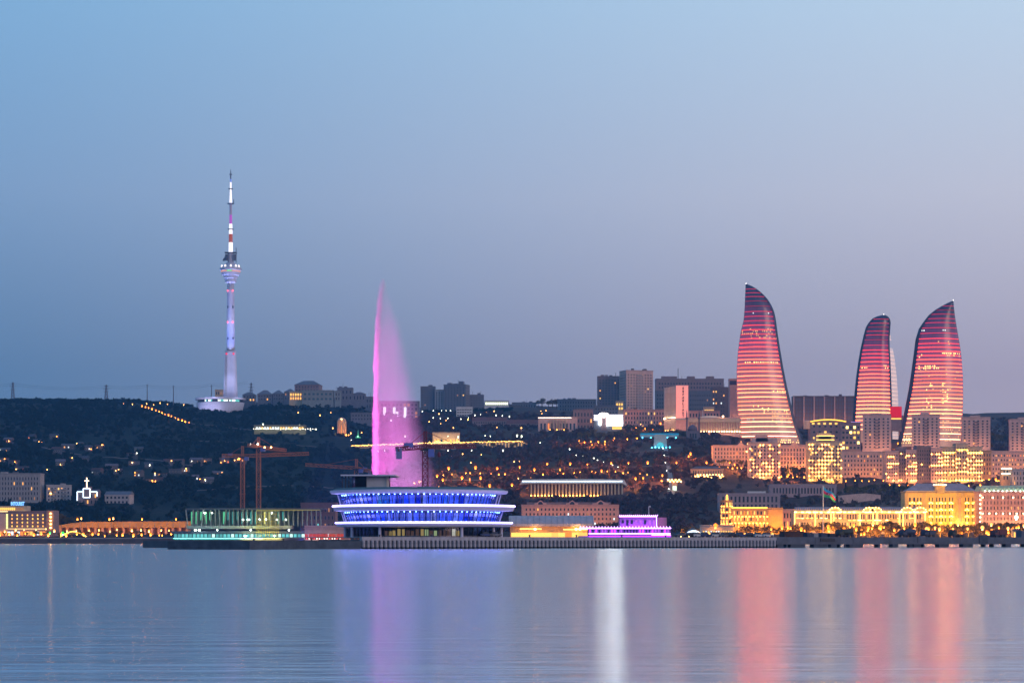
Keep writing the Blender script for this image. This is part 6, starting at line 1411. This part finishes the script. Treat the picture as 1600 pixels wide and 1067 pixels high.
lamps([(855,724),(891,724),(918,725),(955,723),(982,723),(1012,722),(993,747),(1005,746),(1035,742),(875,733),(940,735),(835,733)], LAMP_OR, 'orange lamp on the park road above the pillared hall', 'orange park road lamps', r=.85)
lamps([(994,668),(1008,669),(1032,661),(1020,671),(960,684),(935,690),(945,693),(925,694),(905,688)], LAMP_OR, 'orange lamp around the white screen building', 'orange lamps by the screen building', r=.8)
lamps([(1057,722),(1076,712),(1079,708),(1104,722),(1140,722),(1148,725),(1152,730),(1242,727),(1250,731),(1228,732),(1232,741)], LAMP_OR, 'orange lamp near the pediment houses', 'orange lamps near the pediment houses', r=.75)
lamps([(633,681),(700,681),(716,682),(758,680),(766,681),(808,680),(815,681)], LAMP_WH, 'white lamp standing on the garlanded terrace', 'white terrace lamps', r=.8, D=2450)
lamps([(844,691),(890,701),(928,715),(700,703),(737,703),(786,703),(662,704),(591,704),(601,703),(549,687)], LAMP_WH, 'white lamp on the dark bank below the terrace', 'white lamps below the terrace', r=.6)
lamps([(677,641),(690,641),(697,641),(704,641),(742,648),(751,647),(775,648),(785,649),(796,650),(732,652),(677,652),(688,653),(700,653),(720,654),(660,642),(611,656)], LAMP_WH, 'small white lamp on the upper slope behind the fountain', 'small white upper slope lamps', r=.5)
lamps([(222+i*5.2+R.uniform(-1,1), 633+i*1.9+R.uniform(-.7,.7)) for i in range(15)], LAMP_OR, 'orange lamp along the lit ridge road', 'ridge road lamps', h=7, r=.7)
lamps([(193,630),(207,631),(229,630),(250,629),(262,631),(275,630),(287,632),(240,632)], LAMP_WM, 'small light at the ridge top left of the tower', 'ridge top lamps', h=4, r=.5)
lamps([(404,625),(412,626),(430,623),(445,624),(466,644),(500,648),(517,644),(447,649),(520,668),(565,675),(548,676)], LAMP_WM, 'small lamp below the ridge houses', 'lamps below the ridge houses', h=6, r=.5)
lamps([(411,662),(468,664),(485,671),(494,670)], LAMP_WH, 'bright lamp at the slope pavilion', 'lamps at the slope pavilion', r=.7)
lamps([(a+R.uniform(-4,4), b+R.uniform(-1.5,1.5)) for a, b in Rj(3,270,22,834.5)], LAMP_OR, 'low orange lamp along the left promenade', 'low promenade lamps on the left', h=4, r=.6, D=1494)
lamps([(a+R.uniform(-4,4), b+R.uniform(-1.8,1.8)) for a, b in Rj(6,268,17,827.5)], LAMP_WM, 'tall warm lamp along the left promenade', 'tall promenade lamps on the left', h=8, r=.55, D=1498)
lamps([(78,832),(98,832.5)], LAMP_GR, 'green promenade lamp by the hotel', 'green promenade lamps', h=5, r=.8, D=1490)
lamps([(121,810),(171,810),(222,810),(275,810)], LAMP_OR, 'orange mast lamp on top of the overpass', 'overpass mast lamps', h=9, r=.5, D=1632)
lamps([(177,809),(127,809),(293,817),(303,815)], LAMP_WM, 'pale work lamp near the overpass end', 'pale lamps near the overpass', h=8, r=.6, D=1610)
lamps([(1403,692),(1340,690),(1350,727),(1455,733),(1540,730),(1560,722),(1568,728),(1595,742),(1556,748)], LAMP_OR, 'orange lamp among the houses under the flame towers', 'orange lamps under the flame towers', r=.8)
lamps([(1158,690),(1168,692),(1180,691),(1190,692),(1227,691),(1240,690)], LAMP_WM, 'forecourt lamp at the foot of the tallest flame tower', 'forecourt lamps', h=5, r=.5)

def along(pts, n, j=1.5):
    L_ = [sqrt((c-a)**2+(d-b)**2) for (a, b), (c, d) in zip(pts, pts[1:])]; o = []
    for i in range(n):
        u = (i+R.uniform(.2,.8))/n*sum(L_)
        for (a, b), (c, d), l in zip(pts, pts[1:], L_):
            if u <= l: o.append((a+(c-a)*u/l+R.uniform(-j,j), b+(d-b)*u/l+R.uniform(-j,j)*.6)); break
            u -= l
    return o
lamps(along(((840,741),(900,737),(960,736),(1010,741),(1040,752)), 16) + along(((690,741),(740,738),(800,741)), 8), LAMP_OR, 'small orange path light on the park road', 'small park path lights', h=5, r=.42)
lamps(along(((818,692),(880,706),(930,716),(985,735)), 14), LAMP_WH, 'tiny white light of the stair path down the park', 'stair path lights', h=2.5, r=.3)
lamps(along(((905,690),(950,688),(1000,684)), 8), LAMP_OR, 'small orange light on the upper park lane', 'upper lane lights', h=4, r=.42)
lamps(along(((1110,729),(1170,731)), 6)+along(((1218,744),(1262,744)), 5)+along(((1318,750),(1384,750)), 6)+along(((1384,757),(1535,757)), 12)+along(((1535,748),(1605,752)), 9), LAMP_OR, 'small orange street light before the houses below the towers', 'small street lights below the towers', h=5, r=.5)
lamps([(R.uniform(640,830), R.uniform(690,760)) for _ in range(14)], LAMP_WM, 'small warm light on the slope behind the fountain', 'small warm slope lights', h=4, r=.35)
lamps([(R.uniform(560,1110), R.uniform(640,668)) for _ in range(22)], LAMP_WM, 'tiny warm light on the upper town slope', 'tiny upper slope lights', h=5, r=.4)
# ------------------------------------------------------------------ hill roads
def hill_road(pts, wd, mat):
    P_ = []
    for (a, b), (c, d) in zip(pts, pts[1:]):
        for i in range(8): P_.append((a+(c-a)*i/8, b+(d-b)*i/8))
    m = MB(); pr = None
    for px, py in P_:
        d = findD(px, py); c = Vector((X(px, d), d, ground(px, d)+1.0)); cur = (c+Vector((0,-wd/2,-wd*.05)), c+Vector((0,wd/2,wd*.05)))
        if pr: m.quad(pr[0], cur[0], cur[1], pr[1])
        pr = cur
    return struct(m.build('hill_road', mat))
hr = pmat('dusty_road', (.14,.12,.11), .95, var=.3, scale=.05)
for q in HILL_ROADS: hill_road(q, 9, hr)

# ------------------------------------------------------------------ fountain jet
D = 830; s_ = S(D)
ft = thing('fountain', 'towering magenta lit water jet with mist drifting to the right', 'fountain', (X(588, D), D, 0))
H = Z(436, D); LF = [(436,596),(445,594),(460,591.5),(480,589),(520,586),(560,584.3),(620,583.5),(700,583.2),(843,583)]
RF = [(436,598.5),(445,604),(460,611),(480,619),(510,629),(540,638),(570,646),(610,655),(660,663),(700,678),(760,694),(843,705)]
def spray_mat():
    m = bpy.data.materials.new('spray'); m.use_nodes = True; t = m.node_tree; t.nodes.clear()
    c = N(t, 'ShaderNodeTexCoord'); s = N(t, 'ShaderNodeSeparateXYZ'); t.links.new(c.outputs['Object'], s.inputs[0])
    def math(op, a, b=None, cl=False):
        n = N(t, 'ShaderNodeMath', operation=op); n.use_clamp = cl
        for i, v in enumerate((a, b)):
            if v is None: continue
            if isinstance(v, (int, float)): n.inputs[i].default_value = v
            else: t.links.new(v, n.inputs[i])
        return n.outputs[0]
    hf = math('DIVIDE', s.outputs['Z'], H, True)
    def curve(tab, ref=588):
        pts = sorted((max(0, min(1, Z(py, D)/H)), (px-ref)*s_) for py, px in tab)
        lo = min(v for _, v in pts); hi = max(v for _, v in pts)
        n = N(t, 'ShaderNodeFloatCurve'); cv = n.mapping.curves[0]
        while len(cv.points) < len(pts): cv.points.new(.5, .5)
        for p_, (u, v) in zip(cv.points, pts): p_.location = (u, (v-lo)/(hi-lo)); p_.handle_type = 'VECTOR'
        n.mapping.update(); t.links.new(hf, n.inputs['Value'])
        return math('ADD', math('MULTIPLY', n.outputs[0], hi-lo), lo)
    xl = curve(LF); xr = curve(RF)
    nj = N(t, 'ShaderNodeTexNoise'); nj.inputs['Scale'].default_value = 1; nj.inputs['Detail'].default_value = 4; mj = N(t, 'ShaderNodeMapping'); mj.inputs['Scale'].default_value = (.25,.25,.16)
    t.links.new(c.outputs['Object'], mj.inputs[0]); t.links.new(mj.outputs[0], nj.inputs['Vector'])
    xn = math('ADD', s.outputs['X'], math('MULTIPLY', math('SUBTRACT', nj.outputs['Fac'], .5), 3.4))   # ragged edges
    u = math('DIVIDE', math('SUBTRACT', xn, xl), math('MAXIMUM', math('SUBTRACT', xr, xl), .3))   # 0 jet side .. 1 lee side
    jet = N(t, 'ShaderNodeMapRange', interpolation_type='SMOOTHERSTEP'); t.links.new(math('SUBTRACT', xn, xl), jet.inputs['Value'])
    jet.inputs['From Min'].default_value = 2.6; jet.inputs['From Max'].default_value = .4
    edge = N(t, 'ShaderNodeMapRange', interpolation_type='SMOOTHSTEP'); t.links.new(u, edge.inputs['Value']); edge.inputs['From Min'].default_value = -.02; edge.inputs['From Max'].default_value = .03
    lee = N(t, 'ShaderNodeMapRange', interpolation_type='SMOOTHSTEP'); t.links.new(u, lee.inputs['Value']); lee.inputs['From Min'].default_value = 1.0; lee.inputs['From Max'].default_value = .5
    mp = N(t, 'ShaderNodeMapping'); mp.inputs['Scale'].default_value = (.30,.30,.035); nz = N(t, 'ShaderNodeTexNoise'); nz.inputs['Scale'].default_value = 1; nz.inputs['Detail'].default_value = 3
    t.links.new(c.outputs['Object'], mp.inputs[0]); t.links.new(mp.outputs[0], nz.inputs['Vector'])
    mist = math('MULTIPLY', math('MULTIPLY', lee.outputs[0], math('ADD', math('MULTIPLY', nz.outputs['Fac'], .9), .15)), .068)
    dn = math('MULTIPLY', math('ADD', math('MULTIPLY', jet.outputs[0], .26), mist), edge.outputs[0])
    # the tip thins out
    tip = N(t, 'ShaderNodeMapRange'); t.links.new(hf, tip.inputs['Value']); tip.inputs['From Min'].default_value = 1.0; tip.inputs['From Max'].default_value = .8; tip.inputs['To Min'].default_value = .6
    dn = math('MULTIPLY', dn, tip.outputs[0])
    v = N(t, 'ShaderNodeVolumeScatter'); v.inputs['Color'].default_value = (.93,.93,.96,1); v.inputs['Anisotropy'].default_value = .0; t.links.new(dn, v.inputs['Density'])
    o = N(t, 'ShaderNodeOutputMaterial'); t.links.new(v.outputs[0], o.inputs['Volume'])
    m.cycles.volume_sampling = 'MULTIPLE_IMPORTANCE' if hasattr(m, 'cycles') else 'DISTANCE'
    return m
ys = [843,780,720,660,610,570,540,510,480,460,445,436]; n = 20; vs = []; fs = []
for py in ys:
    l, r_ = (interp(LF, py)-588)*s_-1.2, (interp(RF, py)-588)*s_+.4; c = (l+r_)/2; hw = (r_-l)/2; dpt = min(hw, 2.2+hw*.45); z = Z(py, D)
    for i in range(n): a = 2*pi*i/n; vs.append((c+hw*cos(a), dpt*sin(a), z))
for k in range(len(ys)-1):
    for i in range(n): j = (i+1) % n; fs.append((k*n+i, k*n+j, (k+1)*n+j, (k+1)*n+i))
fs += [tuple(range(n))[::-1], tuple(range((len(ys)-1)*n, len(ys)*n))]
MB().add(vs, fs).build('spray', spray_mat(), ft)
MB().lathe([(1.4,-1),(1.2,.6),(.5,1.4),(.4,2.2)], 12).build('nozzle', steel, ft, ((583.8-588)*s_, 0, 0))
fl_ = MB().lathe([(.1,0),(.6,.1),(.7,.5)], 8).mesh('flood_lamp', darkm)
for i, dx in enumerate((-3, 3)): inst('flood_lamp', fl_, ft, ((583.8-588)*s_+dx, -2, .2))
def beam(x_, y_, sz, spread, power, col, tx=0):
    l = bpy.data.lights.new('searchlight', 'AREA'); l.shape = 'DISK'; l.size = sz; l.spread = radians(spread); l.energy = power; l.color = col
    o = bpy.data.objects.new('searchlight', l); COL.objects.link(o); o.parent = ft; o.location = (x_, y_, .4); o.rotation_euler = (pi, 0, 0)
    d = Vector((tx, 0, 1)); o.rotation_euler = d.to_track_quat('-Z', 'Y').to_euler()
for zz, pw_r in ((14, 330000), (34, 680000), (58, 760000), (84, 480000)):
    spot(ft, (-34, -16, 1.0), ((584.5-588)*s_, 0, zz), (1,.015,.62), pw_r, 26 if zz < 40 else 18, 'searchlight', .6)
spot(ft, (-26, -40, 1.0), (8, 0, 45), (.85,.26,.9), 900000, 66, 'searchlight', .6)

# ------------------------------------------------------------------ evening haze over the bay
hm = bpy.data.materials.new('haze_air'); hm.use_nodes = True; t = hm.node_tree; t.nodes.clear()
pv = N(t, 'ShaderNodeVolumePrincipled'); pv.inputs['Color'].default_value = (.12,.46,1,1); pv.inputs['Absorption Color'].default_value = (1,1,1,1); pv.inputs['Density'].default_value = 8.5e-5; pv.inputs['Anisotropy'].default_value = .1
oo = N(t, 'ShaderNodeOutputMaterial'); t.links.new(pv.outputs[0], oo.inputs['Volume'])
hz = MB().box(-6800, 6800, -400, 6600, -14, 520).build('haze', hm); tag(hz, 'thin blue evening haze over the bay and town', 'haze', None, 'stuff')
